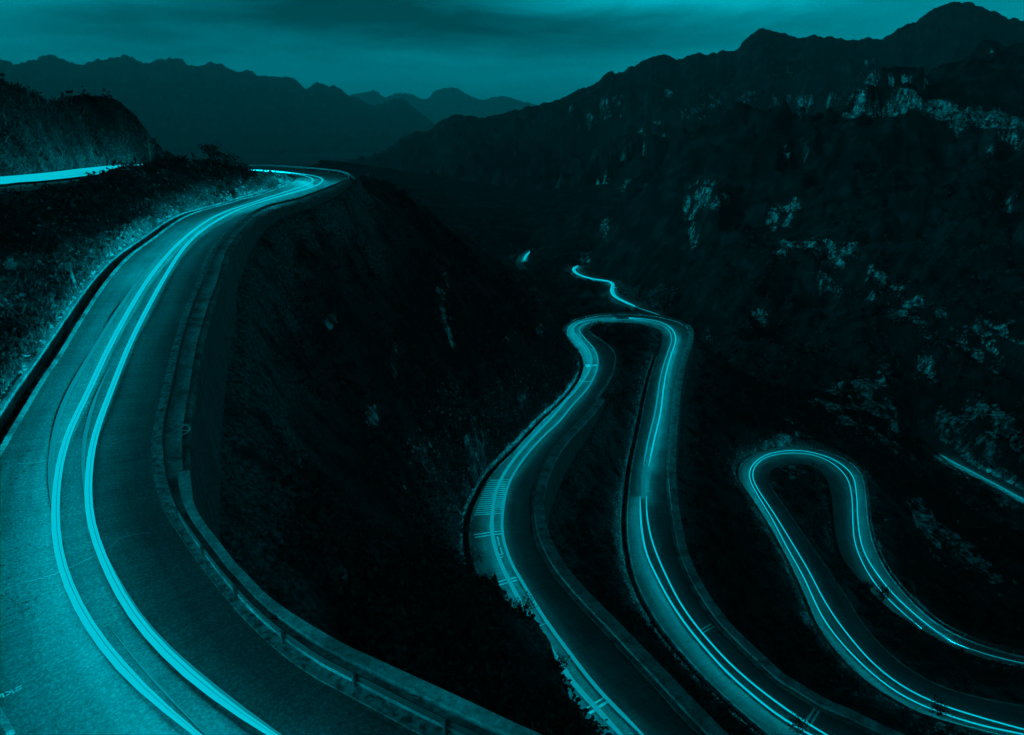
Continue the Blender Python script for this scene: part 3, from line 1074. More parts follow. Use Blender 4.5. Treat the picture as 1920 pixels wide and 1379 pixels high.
def mountain(name, crest, foot_t, foot_z, back, amp, wl, seed, label, tex_scale=1.0, n=900, rows=110, bumps=1.0, rocks=(), strata=0):
    pts = spline(crest, 6)
    pts = resample(np.c_[pts[:, :2], pts[:, 2] * 0.0, pts[:, 2]], n=n)[:, [0, 1, 3]]
    Cr = at_t(pts)
    t = pts[:, 2]
    Cr[:, 2] += bumps * t / F_PX * (fbm(np.arange(n) * 1.0, np.zeros(n), 11, 4, 0.62, seed) * 1.6 + np.abs(fbm(np.arange(n) * 1.0, np.zeros(n) + 5, 16, 2, 0.5, seed + 1)) * 3.0)
    ux = Cr[:, :2] / t[:, None]
    vf = np.linspace(0, 1, rows)
    vb = np.linspace(0, 1, 14)[1:]
    X, Y, Zz = [], [], []
    ft = np.interp(np.arange(n), np.linspace(0, n - 1, len(foot_t)), foot_t)
    for v in vb[::-1]:
        d = t + back * v
        X.append(ux[:, 0] * d)
        Y.append(ux[:, 1] * d)
        Zz.append(Cr[:, 2] - (Cr[:, 2] - foot_z) * v * 0.9)
    for v in vf:
        d = t + (ft - t) * v
        X.append(ux[:, 0] * d)
        Y.append(ux[:, 1] * d)
        prof = v ** 0.85
        Zz.append(Cr[:, 2] + (foot_z - Cr[:, 2]) * prof)
    X, Y, Zz = np.array(X), np.array(Y), np.array(Zz)
    vv = np.r_[vb[::-1] * 0.6, vf][:, None]
    env = np.clip(vv * 3.2, 0, 1) ** 1.2 * np.clip((pts[:, 0] - 560) / 260, 0.15, 1)[None] if strata else np.clip(vv * 3.2, 0, 1) ** 1.2
    rn = fbm(X, Y, wl, 6, 0.52, seed + 3, True)
    Zz = Zz + env * (np.minimum(rn, 1.1 + 0.25 * np.tanh(rn - 1.1)) - 1.1) * amp
    Zz = Zz + np.clip(vv * 14, 0, 1) * fbm(X, Y, wl / 9, 4, 0.6, seed + 8) * amp * 0.12
    rk = np.zeros_like(Zz)
    P = np.stack([X, Y, Zz], -1)
    pp = proj(P[len(vb):])
    for (px, py, hw, hh) in rocks:
        # the outcrop's place on the slope, then a patch round it in metres
        dd = np.hypot(pp[..., 0] - px, pp[..., 1] - py)
        k = np.unravel_index(np.argmin(dd), dd.shape)
        c = P[len(vb):][k]
        tt = np.hypot(c[0], c[1])
        lat = ((X - c[0]) * c[1] - (Y - c[1]) * c[0]) / tt
        dep = ((X - c[0]) * c[0] + (Y - c[1]) * c[1]) / tt
        q = (lat / (hw * tt / F_PX)) ** 2 + ((Zz - c[2]) / (hh * tt / F_PX)) ** 2 + (dep / (hw * 5 * tt / F_PX)) ** 2
        rk = np.maximum(rk, np.exp(-q * 0.7) * 0.85)
    rk = np.clip(rk * (0.62 + 1.0 * fbm(X + .5 * Zz, Y - Zz, wl / 14, 4, 0.65, seed + 33)), 0, 1)
    if strata:
        sl = (Zz + 20 * fbm(X, Y, 500, 3, .5, seed + 60)) / strata
        f_s = sl - np.floor(sl)
        bw = np.clip(2.6 * fbm(X, Y + Zz, 190, 3, .55, seed + 61) - 0.05, 0, 1) * np.clip(vv * 5 - 0.3, 0, 1) * np.clip((pts[:, 0] - 760) / 160, 0, 1)[None]
        Zz = Zz + (np.clip((f_s - .5) * 5 + .5, 0, 1) - f_s) * strata * 0.6 * bw
        rk = np.maximum(rk, np.exp(-((f_s - .5) / .11) ** 2) * bw * np.clip(0.35 + 1.0 * fbm(X, Y - Zz, 40, 4, .65, seed + 62), 0, .8))
        P = np.stack([X, Y, Zz], -1)
    nr = X.shape[0]
    i_, j_ = np.meshgrid(np.arange(nr - 1), np.arange(n - 1), indexing='ij')
    a_ = (i_ * n + j_).ravel()
    v_ = P.reshape(-1, 3)
    o = mesh_obj(name, v_, fix_up(v_, np.stack([a_, a_ + 1, a_ + n + 1, a_ + n], -1)), M['far_hill'], smooth=True, attrs={'rock': rk.ravel()})
    tag(o, label, 'mountain', kind='structure')
    return o


mountain('mountain', scaled([(560, 330, 1500), (640, 310, 1450), (690, 297, 1400), (722, 284, 1380), (762, 255, 1350), (800, 248, 1340), (830, 224, 1340), (868, 218, 1340), (900, 222, 1350), (935, 216, 1360), (965, 208, 1370), (1000, 200, 1380), (1040, 190, 1390), (1080, 173, 1400), (1112, 160, 1410), (1122, 158, 1410), (1135, 140, 1420), (1148, 137, 1420), (1155, 142, 1420), (1190, 125, 1430), (1225, 110, 1440), (1245, 109, 1440), (1262, 113, 1450), (1280, 110, 1450), (1306, 102, 1460), (1318, 104, 1460), (1345, 100, 1470), (1378, 97, 1480), (1395, 80, 1490), (1418, 58, 1500), (1428, 54, 1500), (1442, 56, 1500), (1470, 66, 1510), (1500, 72, 1520), (1530, 70, 1530), (1585, 77, 1540), (1625, 74, 1550), (1660, 72, 1560), (1690, 54, 1570), (1720, 40, 1580), (1745, 22, 1590), (1775, 9, 1600), (1800, 7, 1600), (1830, 12, 1600), (1850, 20, 1610), (1880, 29, 1620), (1920, 38, 1630), (2100, 20, 1650), (2300, 60, 1700), (2600, 120, 1700)], 1.75),
         [1150, 1000, 930, 900, 920, 1000, 1050, 1060, 1060], -135, 900, 150, 430, 51, 'long dark mountain ridge rising to the rounded peak at right', bumps=1.8, strata=110, rocks=[(1500, 195, 40, 12), (1450, 205, 20, 14), (1405, 188, 18, 14), (1230, 230, 14, 14), (1360, 230, 12, 10), (1150, 205, 20, 14), (1250, 175, 14, 20), (1340, 195, 16, 10), (1140, 285, 8, 20), (1330, 190, 20, 14), (1560, 190, 16, 10), (1620, 130, 8, 10), (1640, 110, 10, 8), (1190, 250, 20, 14), (1300, 215, 30, 16), (1420, 225, 26, 10), (1100, 230, 20, 14), (1240, 265, 16, 10)])
mountain('mountain', scaled([(-500, 60, 3000), (-200, 90, 3200), (0, 112, 3400), (22, 121, 3420), (42, 120, 3420), (66, 112, 3450), (92, 105, 3450), (118, 112, 3450), (150, 123, 3450), (172, 117, 3450), (205, 112, 3480), (234, 105, 3480), (262, 117, 3480), (290, 119, 3500), (318, 112, 3500), (334, 112, 3500), (362, 126, 3500), (385, 122, 3500), (412, 122, 3500), (440, 134, 3520), (468, 135, 3520), (488, 144, 3520), (515, 145, 3520), (548, 149, 3550), (570, 166, 3550), (580, 164, 3550), (592, 156, 3550), (612, 162, 3560), (632, 164, 3560), (655, 180, 3560), (682, 191, 3560), (700, 200, 3560), (726, 192, 3560), (755, 187, 3560), (772, 200, 3560), (800, 222, 3560), (813, 232, 3560), (830, 260, 3560), (900, 300, 3560)], 2.7),
         [4900, 4900, 5100, 5300, 5300, 5300], -140, 1900, 330, 1400, 77, 'hazy saw toothed mountain range behind the knoll and bend', bumps=1.4)
mountain('mountain', scaled([(560, 215, 9000), (620, 195, 9000), (660, 178, 9000), (685, 174, 9000), (704, 171, 9000), (722, 183, 9000), (745, 175, 9000), (770, 178, 9000), (798, 187, 9000), (815, 172, 9000), (835, 166, 9000), (855, 166, 9000), (880, 180, 9000), (905, 188, 9000), (925, 183, 9000), (950, 182, 9000), (975, 190, 9000), (1000, 196, 9000), (1040, 205, 9000), (1120, 215, 9000)], 1.9),
         [13800, 13800, 13800], -140, 1700, 220, 1700, 91, 'palest far peaks in the gap between the two ranges', bumps=0.6)
# broad valley ground behind everything, out to the horizon
gm = np.array([(-15800, -400, -141), (15800, -400, -141), (15800, 20000, -141), (-15800, 20000, -141.0)])
tag(mesh_obj('ground', gm, np.array([[0, 1, 2, 3]]), M['far_hill'], attrs={'rock': np.zeros(4)}), 'dark valley floor far below the roads', 'ground', kind='structure')

# haze: one even box of air round all of it, the sky outside
hz = MB()
hz.box((0, 9800, 520), (16000, 0, 0), (0, 10400, 0), (0, 0, 662))
hm = bpy.data.materials.new('haze_air')
hm.use_nodes = True
hm.node_tree.nodes.remove(hm.node_tree.nodes['Principled BSDF'])
pv = hm.node_tree.nodes.new('ShaderNodeVolumePrincipled')
pv.inputs['Color'].default_value = (0.9, 0.92, 0.94, 1)
pv.inputs['Density'].default_value = 0.000062
hm.node_tree.links.new(pv.outputs[0], hm.node_tree.nodes['Material Output'].inputs['Volume'])
haze = hz.build('haze', hm)
tag(haze, 'pale evening haze filling the valley air', 'haze', kind='stuff')

# ------------------------------------------------------------------ road surfaces
for rd, lab in ((A, 'wide asphalt road bending past the viewpoint'), (B, 'asphalt road looping round the middle hairpin'), (C, 'asphalt road round the right hand hairpin'),
                (U, 'upper road running above the left bank'), (D, 'thin road across the slope at far right'), (EE, 'small winding road down in the valley'), (G, 'short piece of road far off in the valley')):
    tag(rd.mesh('road', 10 if rd is A else 6), lab, 'road', kind='structure')


def strip_on(mb, P, w, mat_i=0):
    """flat strip of width w along points P, lifted off the surface a little"""
    P = np.asarray(P, float)
    t = np.gradient(P[:, :2], axis=0)
    t /= np.linalg.norm(t, axis=1)[:, None] + 1e-9
    nx = np.stack([t[:, 1], -t[:, 0]], -1) * w / 2
    v = []
    for p, q in zip(P, nx):
        v += [(p[0] + q[0], p[1] + q[1], p[2]), (p[0] - q[0], p[1] - q[1], p[2])]
    mb.add(v, [(2 * i, 2 * i + 2, 2 * i + 3, 2 * i + 1) for i in range(len(P) - 1)], mat_i)


def road_strip(mb, rd, pts, w, dz=0.06, n=14):
    px = resample(np.c_[np.asarray(pts, float), np.zeros(len(pts))], n=n)[:, :2]
    strip_on(mb, rd.lift(px, dz, 4), w)


# markings of the middle road: rumble bars and double bars
mb = MB()
for k in range(17):
    f = k / 16
    l = np.array([918 + (889 - 918) * f ** 0.8, 901 + (966 - 901) * f])
    r = np.array([957 + (940 - 957) * f ** 0.8, 900 + (963 - 900) * f])
    road_strip(mb, B, [l, r], 0.34)
for l, r in (((888, 1003), (939, 996)), ((890, 1008), (941, 1001)), ((929, 1042), (949, 1038)), ((933, 1047), (950, 1043)), ((920, 1095), (968, 1083)), ((926, 1100), (970, 1088)),
             ((1003, 1171), (1020, 1165)), ((1008, 1176), (1024, 1170)), ((1098, 1331), (1135, 1308)), ((1105, 1338), (1142, 1314)),
             ((1310, 1184), (1334, 1170)), ((1315, 1189), (1339, 1174)), ((1507, 1361), (1527, 1329)), ((1516, 1365), (1536, 1333)), ((1088, 716), (1108, 716))):
    road_strip(mb, B, [l, r], 0.30)
road_strip(mb, B, [(932, 1004), (936, 1022), (942, 1040)], 0.25)
road_strip(mb, B, [(1098, 687), (1123, 687)], 3.2, 0.05)
tag(mb.build('road_markings', M['paint']), 'white rumble bars and double bars across the middle road', 'road markings', kind='structure')
mb = MB()
for ch in ([(0, 1308), (1, 1302), (5, 1301), (7.5, 1308)], [(9.5, 1298), (24, 1297)], [(12.5, 1305), (24, 1294.5)], [(21, 1294), (26, 1300)], [(28.5, 1295), (34, 1296)], [(29, 1297), (32, 1292)], [(28.5, 1291), (40, 1286)], [(35, 1294), (41, 1290)]):
    road_strip(mb, A, ch, 0.05, 0.06, 8)
tag(mb.build('road_markings', M['paint']), 'small white painted characters at the near road edge', 'road markings', kind='structure')
mb = MB()
for ch in ([(85, 835), (115, 828), (170, 824), (195, 838), (225, 828), (256, 820)], [(48, 1092), (105, 1076), (140, 1060), (176, 1043), (200, 1030), (225, 1010), (250, 1003), (278, 1000)], [(352, 475), (380, 472)], [(290, 545), (318, 540), (342, 541)], [(252, 644), (280, 643), (303, 641)], [(30, 870), (60, 868), (95, 863)]):
    P = A.lift(resample(np.c_[spline(ch), np.zeros(len(spline(ch)))], n=40)[:, :2], 0.062, 3)
    P[:, :2] += rng.normal(0, 0.03, (len(P), 2))
    strip_on(mb, P, 0.05)
tag(mb.build('road_cracks', M['crack']), 'thin sealed cracks across the near road', 'road cracks', kind='structure')
mb = MB()
P = B.lift([(1225, 690), (1230, 690)], 0.06)
for s0 in range(20, len(B.C) - 20, 23):
    n_ = 8
    w_ = np.linspace(0.02, 0.98, n_)[:, None]
    P = B.E[s0] * (1 - w_) + B.O[s0] * w_
    P[:, 2] += 0.062
    P[:, :2] += rng.normal(0, 0.12, (n_, 2))
    strip_on(mb, P, 0.07)
tag(mb.build('road_cracks', M['dark']), 'dark slab joints across the middle road', 'road cracks', kind='structure')

# ------------------------------------------------------------------ parapets, retaining walls, kerbs


def uvwall(top, bot, name, m, parent, thick=0.6):
    """battered wall: outer face between two matched lines, with a back face inside the fill"""
    top, bot = np.asarray(top), np.asarray(bot)
    n = len(top)
    s = arc(top)
    rows = 8
    v, uv = [], []
    for k in range(rows + 1):
        f = k / rows
        v.append(top * (1 - f) + bot * f)
        uv.append(np.stack([s, np.linalg.norm(top - bot, axis=1) * f], -1))
    t = np.gradient(top[:, :2], axis=0)
    v = np.array(v)
    uv = np.array(uv)
    i_, j_ = np.meshgrid(np.arange(rows), np.arange(n - 1), indexing='ij')
    a_ = (i_ * n + j_).ravel()
    f_ = np.stack([a_, a_ + 1, a_ + n + 1, a_ + n], -1)
    # back face, thick metres behind
    d = bot[:, :2] - top[:, :2]
    d /= np.linalg.norm(d, axis=1)[:, None] + 1e-9
    bt, bb = top.copy(), bot.copy()
    bt[:, :2] -= d * thick
    bb[:, :2] -= d * (thick + 0.4)
    nv = (rows + 1) * n
    V = np.vstack([v.reshape(-1, 3), bt, bb])
    UV = np.vstack([uv.reshape(-1, 2), np.stack([s, s * 0], -1), np.stack([s, s * 0 + 5], -1)])
    j = np.arange(n - 1)
    f_ = np.vstack([f_, np.stack([j, nv + j, nv + j + 1, j + 1], -1), np.stack([nv + j, nv + n + j, nv + n + j + 1, nv + j + 1], -1)])
    return mesh_obj(name, V, f_, m, parent, uv=UV)


def slab(in_line, out_line, h_top, h_bot, name, m, parent, camber=0.0):
    """solid band between two matched lines; heights relative to the lines"""
    a_, b_ = np.asarray(in_line), np.asarray(out_line)
    n = len(a_)
    z = np.array([0, 0, 1.0])
    V = np.stack([a_ + z * h_bot, a_ + z * h_top, b_ + z * (h_top + camber), b_ + z * h_bot], 1).reshape(-1, 3)
    fs = []
    for i in range(n - 1):
        for j in range(4):
            j2 = (j + 1) % 4
            fs.append((i * 4 + j, i * 4 + j2, (i + 1) * 4 + j2, (i + 1) * 4 + j))
    fs += [(3, 2, 1, 0), tuple((n - 1) * 4 + k for k in range(4))]
    return mesh_obj(name, V, fs, m, parent)


def wheel_mark(c, ax, ay, r, lift, parent, seed=0):
    """ring with crossing spokes, brushed in white paint"""
    m_ = MB()
    ax, ay = np.asarray(ax, float), np.asarray(ay, float)
    ang = np.linspace(0, 2 * math.pi, 33)
    ring = np.array([c + r * (math.cos(t) * ax + math.sin(t) * ay) for t in ang])
    ring[:, 2] += lift
    strip_on(m_, ring, r * 0.16)
    for t in (0.35, 2.5, 4.1, 5.4):
        P = np.array([c + r * f * (math.cos(t) * ax + math.sin(t) * ay) for f in (0.08, 0.5, 0.93)])
        P[:, 2] += lift + 0.004
        strip_on(m_, P, r * 0.15)
    return m_.build('painted_mark', M['paint'], parent)


# near road
pw = empty('parapet_wall', tuple(edgeA[len(edgeA) // 2]))
tag(pw, 'weathered concrete parapet with painted wheel mark beside the wide near road', 'parapet')
in1 = alongA(d=0.0)
fr_split = alongA(frac=0.36)
slab(in1, fr_split, 0.055, -0.6, 'gravel_shoulder', M['gravel'], pw)
k_cut = int(np.argmin(np.linalg.norm(proj(PAo) - np.array((354, 887.0)), axis=1)))
fr2 = alongA(frac=0.36)
fr3 = alongA(frac=np.where(np.arange(len(PAw)) < k_cut, 0.80, 0.64))
slab(fr2, fr3, 0.30, -0.8, 'walkway', M['concrete'], pw)
k_cut = int(np.argmin(np.linalg.norm(proj(PAo) - np.array((354, 887.0)), axis=1)))
slab(fr3[:k_cut], alongA(frac=1.0)[:k_cut], 0.22, -1.2, 'edge_slab', M['concrete_dark'], pw)
cop = slab(fr3[k_cut:], alongA(frac=1.0)[k_cut:], 0.55, -1.2, 'coping', M['concrete_pale'], pw)
cm = A.lift([(325, 817)], 0.0)[0]
k_m = int(np.argmin(np.linalg.norm(proj(alongA(frac=0.6)) - np.array((325, 817.0)), axis=1)))
tdir = alongA(frac=0.6)[k_m + 1] - alongA(frac=0.6)[k_m - 1]
tdir /= np.linalg.norm(tdir)
nd = np.array([A_dir[k_m][0], A_dir[k_m][1], 0])
wheel_mark(alongA(frac=0.66)[k_m], nd, tdir, PAw[k_m] * 0.33, 0.31, pw)
rw = tag(uvwall(alongA(frac=0.99, dz=0.0), np.c_[foot_a[:, :2] + A_dir * 0.05, alongA(frac=1.0)[:, 2] - drop - 1.2], 'retaining_wall', M['masonry'], None, 0.5), 'tall dark masonry retaining wall below the near road', 'retaining wall')


def parapet(rd, side, i0, i1, label, wlabel, marks, fade=1):
    o = empty('parapet_wall', tuple(rd.offset(side, 1, 0)[(i0 + i1) // 2]))
    tag(o, label, 'parapet')
    slab(rd.offset(side, 0.15, 0, i0, i1), rd.offset(side, 0.75, 0, i0, i1), 0.12, -0.7, 'kerb', M['concrete_dark'], o)
    slab(rd.offset(side, 0.75, 0, i0, i1), rd.offset(side, PB_W, 0, i0, i1), 0.50, -1.0, 'coping', M['concrete'], o)
    for px in marks:
        ln = rd.offset(side, 1.52, 0)
        k = int(np.argmin(np.linalg.norm(proj(ln) - np.array(px, float), axis=1)))
        td = ln[k + 1] - ln[k - 1]
        td[2] = 0
        td /= np.linalg.norm(td)
        wheel_mark(ln[k], np.array([td[1], -td[0], 0]), td, 0.72, 0.515, o)
    top = rd.offset(side, PB_W - 0.02, 0.0, i0, i1)
    bot = rd.offset(side, PB_W + 0.75, 0, i0, i1)
    bot[:, 2] -= np.interp(np.arange(len(bot)), [0, len(bot) - fade - 1, len(bot) - 1], [7.4, 7.4, 0.6 if fade > 1 else 7.4])
    tag(uvwall(top, bot, 'retaining_wall', M['masonry'], None, 0.5), wlabel, 'retaining wall')


parapet(B, 'O', B_i0, B_i1, 'pale concrete parapet along the inside of the middle road with rumble bars', 'ribbed retaining wall under the rumble barred middle road', [(1023, 1023)], 40)
parapet(B, 'E', R_i0, R_i1, 'long concrete parapet on the outer side of the road leaving the middle hairpin', 'dark retaining wall dropping from the road beyond the middle hairpin', [(1258, 917), (1550, 1317)])


def kerb(path, w, h, m, label, down=0.5):
    v, f, _ = sweep(path, [(-w / 2, -down), (-w / 2, h), (w / 2, h), (w / 2, -down)])
    return tag(mesh_obj('kerb', v, f, m), label, 'kerb', kind='structure')


kerb(A.offset('O', 0.18, 0, iL, len(A.O)), 0.26, 0.10, M['concrete'], 'low concrete kerb at the ditch side of the near road')
kerb(A.offset('O', 1.62, 0, iL, len(A.O)), 0.3, 0.12, M['concrete'], 'stone lip on the bank side of the near ditch', 1.2)
kerb(B.offset('E', 0.15, 0, 0, iBl), 0.3, 0.08, M['concrete_dark'], 'kerb at the ditch of the rumble barred road')
kerb(B.offset('O', 0.15, 0, iBr, len(B.O)), 0.25, 0.12, M['concrete'], 'kerb at the ditch of the road leaving the middle hairpin')
kerb(B.offset('O', 1.45, 0, iBr, len(B.O)), 0.3, 0.22, M['concrete'], 'stone lip across the ditch from the road leaving the middle hairpin', 1.0)
kerb(B.offset('O', 0.15, 0, B_i1, B.idx('O', (1105, 622))), 0.35, 0.3, M['concrete'], 'kerb on the inner bend before the middle hairpin')
kerb(C.offset('O', 0.15, 0), 0.22, 0.14, M['concrete_dark'], 'thin inner kerb of the right hand hairpin')
kerb(C.offset('E', 0.15, 0, iC), 0.28, 0.18, M['concrete'], 'pale outer kerb of the right hand hairpin')
kerb(C.offset('E', 0.15, 0, 0, iC), 0.25, 0.1, M['concrete_dark'], 'kerb below the bank of the right hand hairpin')
kerb(B.offset('E', 0.15, 0, iBl, R_i0), 0.28, 0.15, M['concrete'], 'kerb round the top of the middle hairpin')
kerb(U.offset('E', 0.4, 0), 0.5, 0.1, M['concrete'], 'pale concrete edge of the upper road')
# big kerb blocks in the near corner
kb = A.lift([(-6, 1335), (24, 1385)], 0.0)
d_ = (kb[1] - kb[0]) / np.linalg.norm(kb[1] - kb[0])
for k in range(4):
    c_ = kb[0] + d_ * (0.1 + k * 0.42)
    m_ = MB()
    m_.box(c_ + np.array([0, 0, 0.11]), d_ * 0.185, np.array([-d_[1], d_[0], 0]) * 0.11, (0, 0, 0.11))
    tag(m_.build('kerb_block', M['concrete_pale']), 'pale kerb block at the bottom left corner of the near road', 'kerb block', 'kerb blocks in the near corner')

# ------------------------------------------------------------------ guardrails


def guardrail(path, spacing, label, post_h=0.78, rail_side=-1, m='steel'):
    path = resample(path, 1.0)
    o = empty('guardrail', tuple(path[len(path) // 2]))
    tag(o, label, 'guardrail')
    # W-beam section
    s = rail_side
    prof = [(0.09 * s, 0.46), (0.16 * s, 0.52), (0.09 * s, 0.60), (0.16 * s, 0.68), (0.09 * s, 0.76), (0.06 * s, 0.76), (0.12 * s, 0.68), (0.055 * s, 0.60), (0.12 * s, 0.52), (0.06 * s, 0.46)]
    v, f, _ = sweep(path, prof)
    mesh_obj('rail', v, f, M[m], o)
    L_ = arc(path)
    spacing = max(spacing, L_[-1] / 95)
    for d in np.arange(spacing / 2, L_[-1], spacing):
        p = np.array([np.interp(d, L_, path[:, k]) for k in range(3)])
        q = np.array([np.interp(min(d + .3, L_[-1]), L_, path[:, k]) for k in range(3)]) - p
        q /= np.linalg.norm(q) + 1e-9
        m_ = MB()
        m_.box(p + np.array([0, 0, post_h / 2 - 0.2]), q * 0.05, np.array([q[1], -q[0], 0]) * 0.06, (0, 0, post_h / 2 + 0.2))
        m_.box(p + np.array([0, 0, 0.60]) + s * 0.07 * np.array([q[1], -q[0], 0]), q * 0.04, np.array([q[1], -q[0], 0]) * 0.03, (0, 0, 0.09))
        m_.build('post', M['post'], o)
    return o


guardrail(alongA(frac=0.29, dz=-0.2)[6:], 4.0, 'steel guardrail on posts along the parapet of the near road')
guardrail(A.offset('E', 0.5, 0)[:iA0 - 4], 4.0, 'bright guardrail round the outside of the far bend', m='steel_lit')
guardrail(U.offset('E', 0.9, 0)[:int(len(U.E) * .86)], 4.0, 'guardrail on thin posts along the upper left road')
guardrail(B.offset('E', 0.7, 0, iBl + 3, R_i0 + 12), 4.0, 'guardrail round the outside of the middle hairpin')
guardrail(C.offset('E', 0.7, 0, iC + 2, len(C.E)), 4.0, 'long guardrail on the outer side of the right hand hairpin')
guardrail(D.offset('E', 0.6, 0), 5.0, 'faint guardrail along the thin road at far right')

# ------------------------------------------------------------------ light trails: strands of lamp light that hang over the lanes


def light_trail(rd, px, w, label, group=None, side=0.0, both=0.0, under=0.0, dz=0.55, top=None, h=0.11, step=1.6, taper=True, cat='light trail'):
    """side: beam to the left of travel along px, both: to either side, under: down on the road"""
    sp = spline(px)
    P = rd.lift(sp, dz, 24)
    P = smooth1(resample(P, step), 2)
    if h < 0.02:
        # the faint ones lie right on the cambered tarmac
        k = rd.station(proj(P))
        w_ = np.clip(np.linalg.norm(P[:, :2] - rd.E[k, :2], axis=1) / np.linalg.norm(rd.O[k, :2] - rd.E[k, :2], axis=1), 0, 1)
        P[:, 2] = smooth1(rd.C[k, 2] + 0.05 * (1 - (2 * w_ - 1) ** 2) + 0.010, 3)
    n = len(P)
    ww = np.full(n, w)
    if taper:
        ww *= np.clip(np.minimum(np.arange(n), np.arange(n)[::-1]) / 5 + 0.25, 0.25, 1)
    c_ = 0.03
    one = np.ones(n)
    prof = np.stack([np.stack(q, -1) for q in ((-ww / 2, one * h * .5), (-ww / 2, one * h), (-ww * .16, one * h), (-ww * .07, one * h), (ww / 2, one * h), (ww / 2, one * h * .5), (c_ * one, one * h * .5), (c_ * one, one * h * .26), (-c_ * one, one * h * .26), (-c_ * one, one * h * .5))], 1)
    v, f, mi = sweep(P, prof)
    # walls of the core shine to the side under the cap: left, right, down
    bk = 0
    if isinstance(side, tuple):
        side, side0, bk = side[0], side[1], int(side[2] * n)
    left, right = (side if side > 0 else 0) + both, (-side if side < 0 else 0) + both
    tm = top or E_TOP
    mats = [tm, e_side(left) if left else M['dark'], e_side(right) if right else M['dark'], e_side(under) if under else M['dark'], E_DIM if tm is E_TOP else tm, M['dark']]
    idx = [(0, 0, 4, 0, 0, 5, 2, 3, 1, 5)[k] for k in mi]
    idx[-2:] = [5, 5]
    if bk:
        # the first stretch has a beam of its own (at the far bend it sweeps the outer side)
        mats.append(e_side(abs(side0) + both))
        for k in range(bk * 10):
            if idx[k] == (1 if side0 > 0 else 2):
                idx[k] = 6
    o = mesh_obj('light_trail', v, f, mats, None, False, idx)
    tag(o, label, cat, group)
    return o


TA_L = [(440, 318), (510, 322.5), (547, 326), (580, 333), (587, 341), (569, 350), (529, 363), (474, 381), (412, 403), (365, 432), (321, 472), (277, 527), (233, 600), (193, 677), (160, 750), (132, 805), (111, 878), (104, 955), (107, 1024), (123, 1087), (155, 1156), (201, 1224), (255, 1284), (310, 1334), (352, 1368), (420, 1420)]
TA_R = [(440, 318), (510, 321), (565, 327), (598, 333), (605, 340), (591, 350), (547, 363), (492, 379), (437, 399), (386, 429), (346, 465), (310, 520), (270, 593), (237, 662), (203, 750), (178, 818), (167, 887), (166, 955), (176, 1005), (201, 1069), (242, 1147), (292, 1210), (356, 1270), (424, 1325), (497, 1375), (580, 1425)]
BL = 60.0
light_trail(A, TA_L, 0.34, 'broad bright light trail, outer of the pair on the wide near road', 'light trails on the near road', side=(-BL * 8, -BL * 15, 0.64), both=BL * .4)
light_trail(A, TA_R, 0.34, 'broad bright light trail, nearer the parapet on the wide near road', 'light trails on the near road', side=(-BL * 3.2, BL * 10, 0.36), both=BL * .5)
light_trail(A, [(560, 340), (548, 350), (500, 366), (430, 392), (365, 424), (315, 465), (265, 520), (215, 590), (165, 672), (121, 750), (103, 809), (94, 880), (97, 940), (104, 985)], 0.30, 'faint wide light trail left of the bright pair on the near road', 'faint light trails on the near road', top=E_DIM, dz=0.054, h=0.006)
light_trail(A, [(440, 322), (505, 326), (535, 331), (548, 337), (540, 346), (512, 358), (470, 374)], 0.22, 'faint innermost light trail rounding the far bend', 'faint light trails on the near road', top=E_DIM, dz=0.054, h=0.006)
light_trail(A, [(205, 690), (183, 735), (166, 785), (157, 830), (155, 890), (162, 950)], 0.22, 'faint light trail between the bright pair on the near road', 'faint light trails on the near road', top=E_DIM, dz=0.054, h=0.006)
light_trail(A, [(170, 985), (185, 1022), (203, 1062), (246, 1143), (298, 1206), (365, 1266), (440, 1322), (515, 1375), (580, 1418)], 0.34, 'faint wide light trail hugging the inner bright trail at the bottom of the near road', 'faint light trails on the near road', top=E_DIM, dz=0.054, h=0.006)
light_trail(A, [(205, 1175), (250, 1235), (310, 1300), (370, 1365), (420, 1410)], 0.10, 'hair thin light trail between the bright pair at the bottom of the near road', 'faint light trails on the near road', top=E_DIM, dz=0.054, h=0.006)

# upper road: a sheaf of trails seen nearly edge on
for k, (dz_, fr, lab) in enumerate(((0.5, 0.25, 'lowest bright trail of the sheaf on the upper left road'), (0.62, 0.45, 'second bright trail of the sheaf on the upper left road'), (0.74, 0.62, 'third bright trail of the sheaf on the upper left road'), (0.86, 0.78, 'topmost bright trail of the sheaf on the upper left road'))):
    P = (U.E * (1 - fr) + U.O * fr)[:int(len(U.E) * 0.93)]
    P = resample(P, 2.0)
    n = len(P)
    hh = 0.26
    prof = [(-0.12, dz_), (-0.12, dz_ + hh), (0.12, dz_ + hh), (0.12, dz_)]
    v, f, mi = sweep(P, prof)
    o = mesh_obj('light_trail', v, f, [E_TOP, e_side(BL * 0.4 if k == 3 else 2.0), E_TOP], None, False, [1 if q == 0 else 2 if q == 3 else 0 for q in mi])
    tag(o, lab, 'light trail', 'light trails on the upper road')

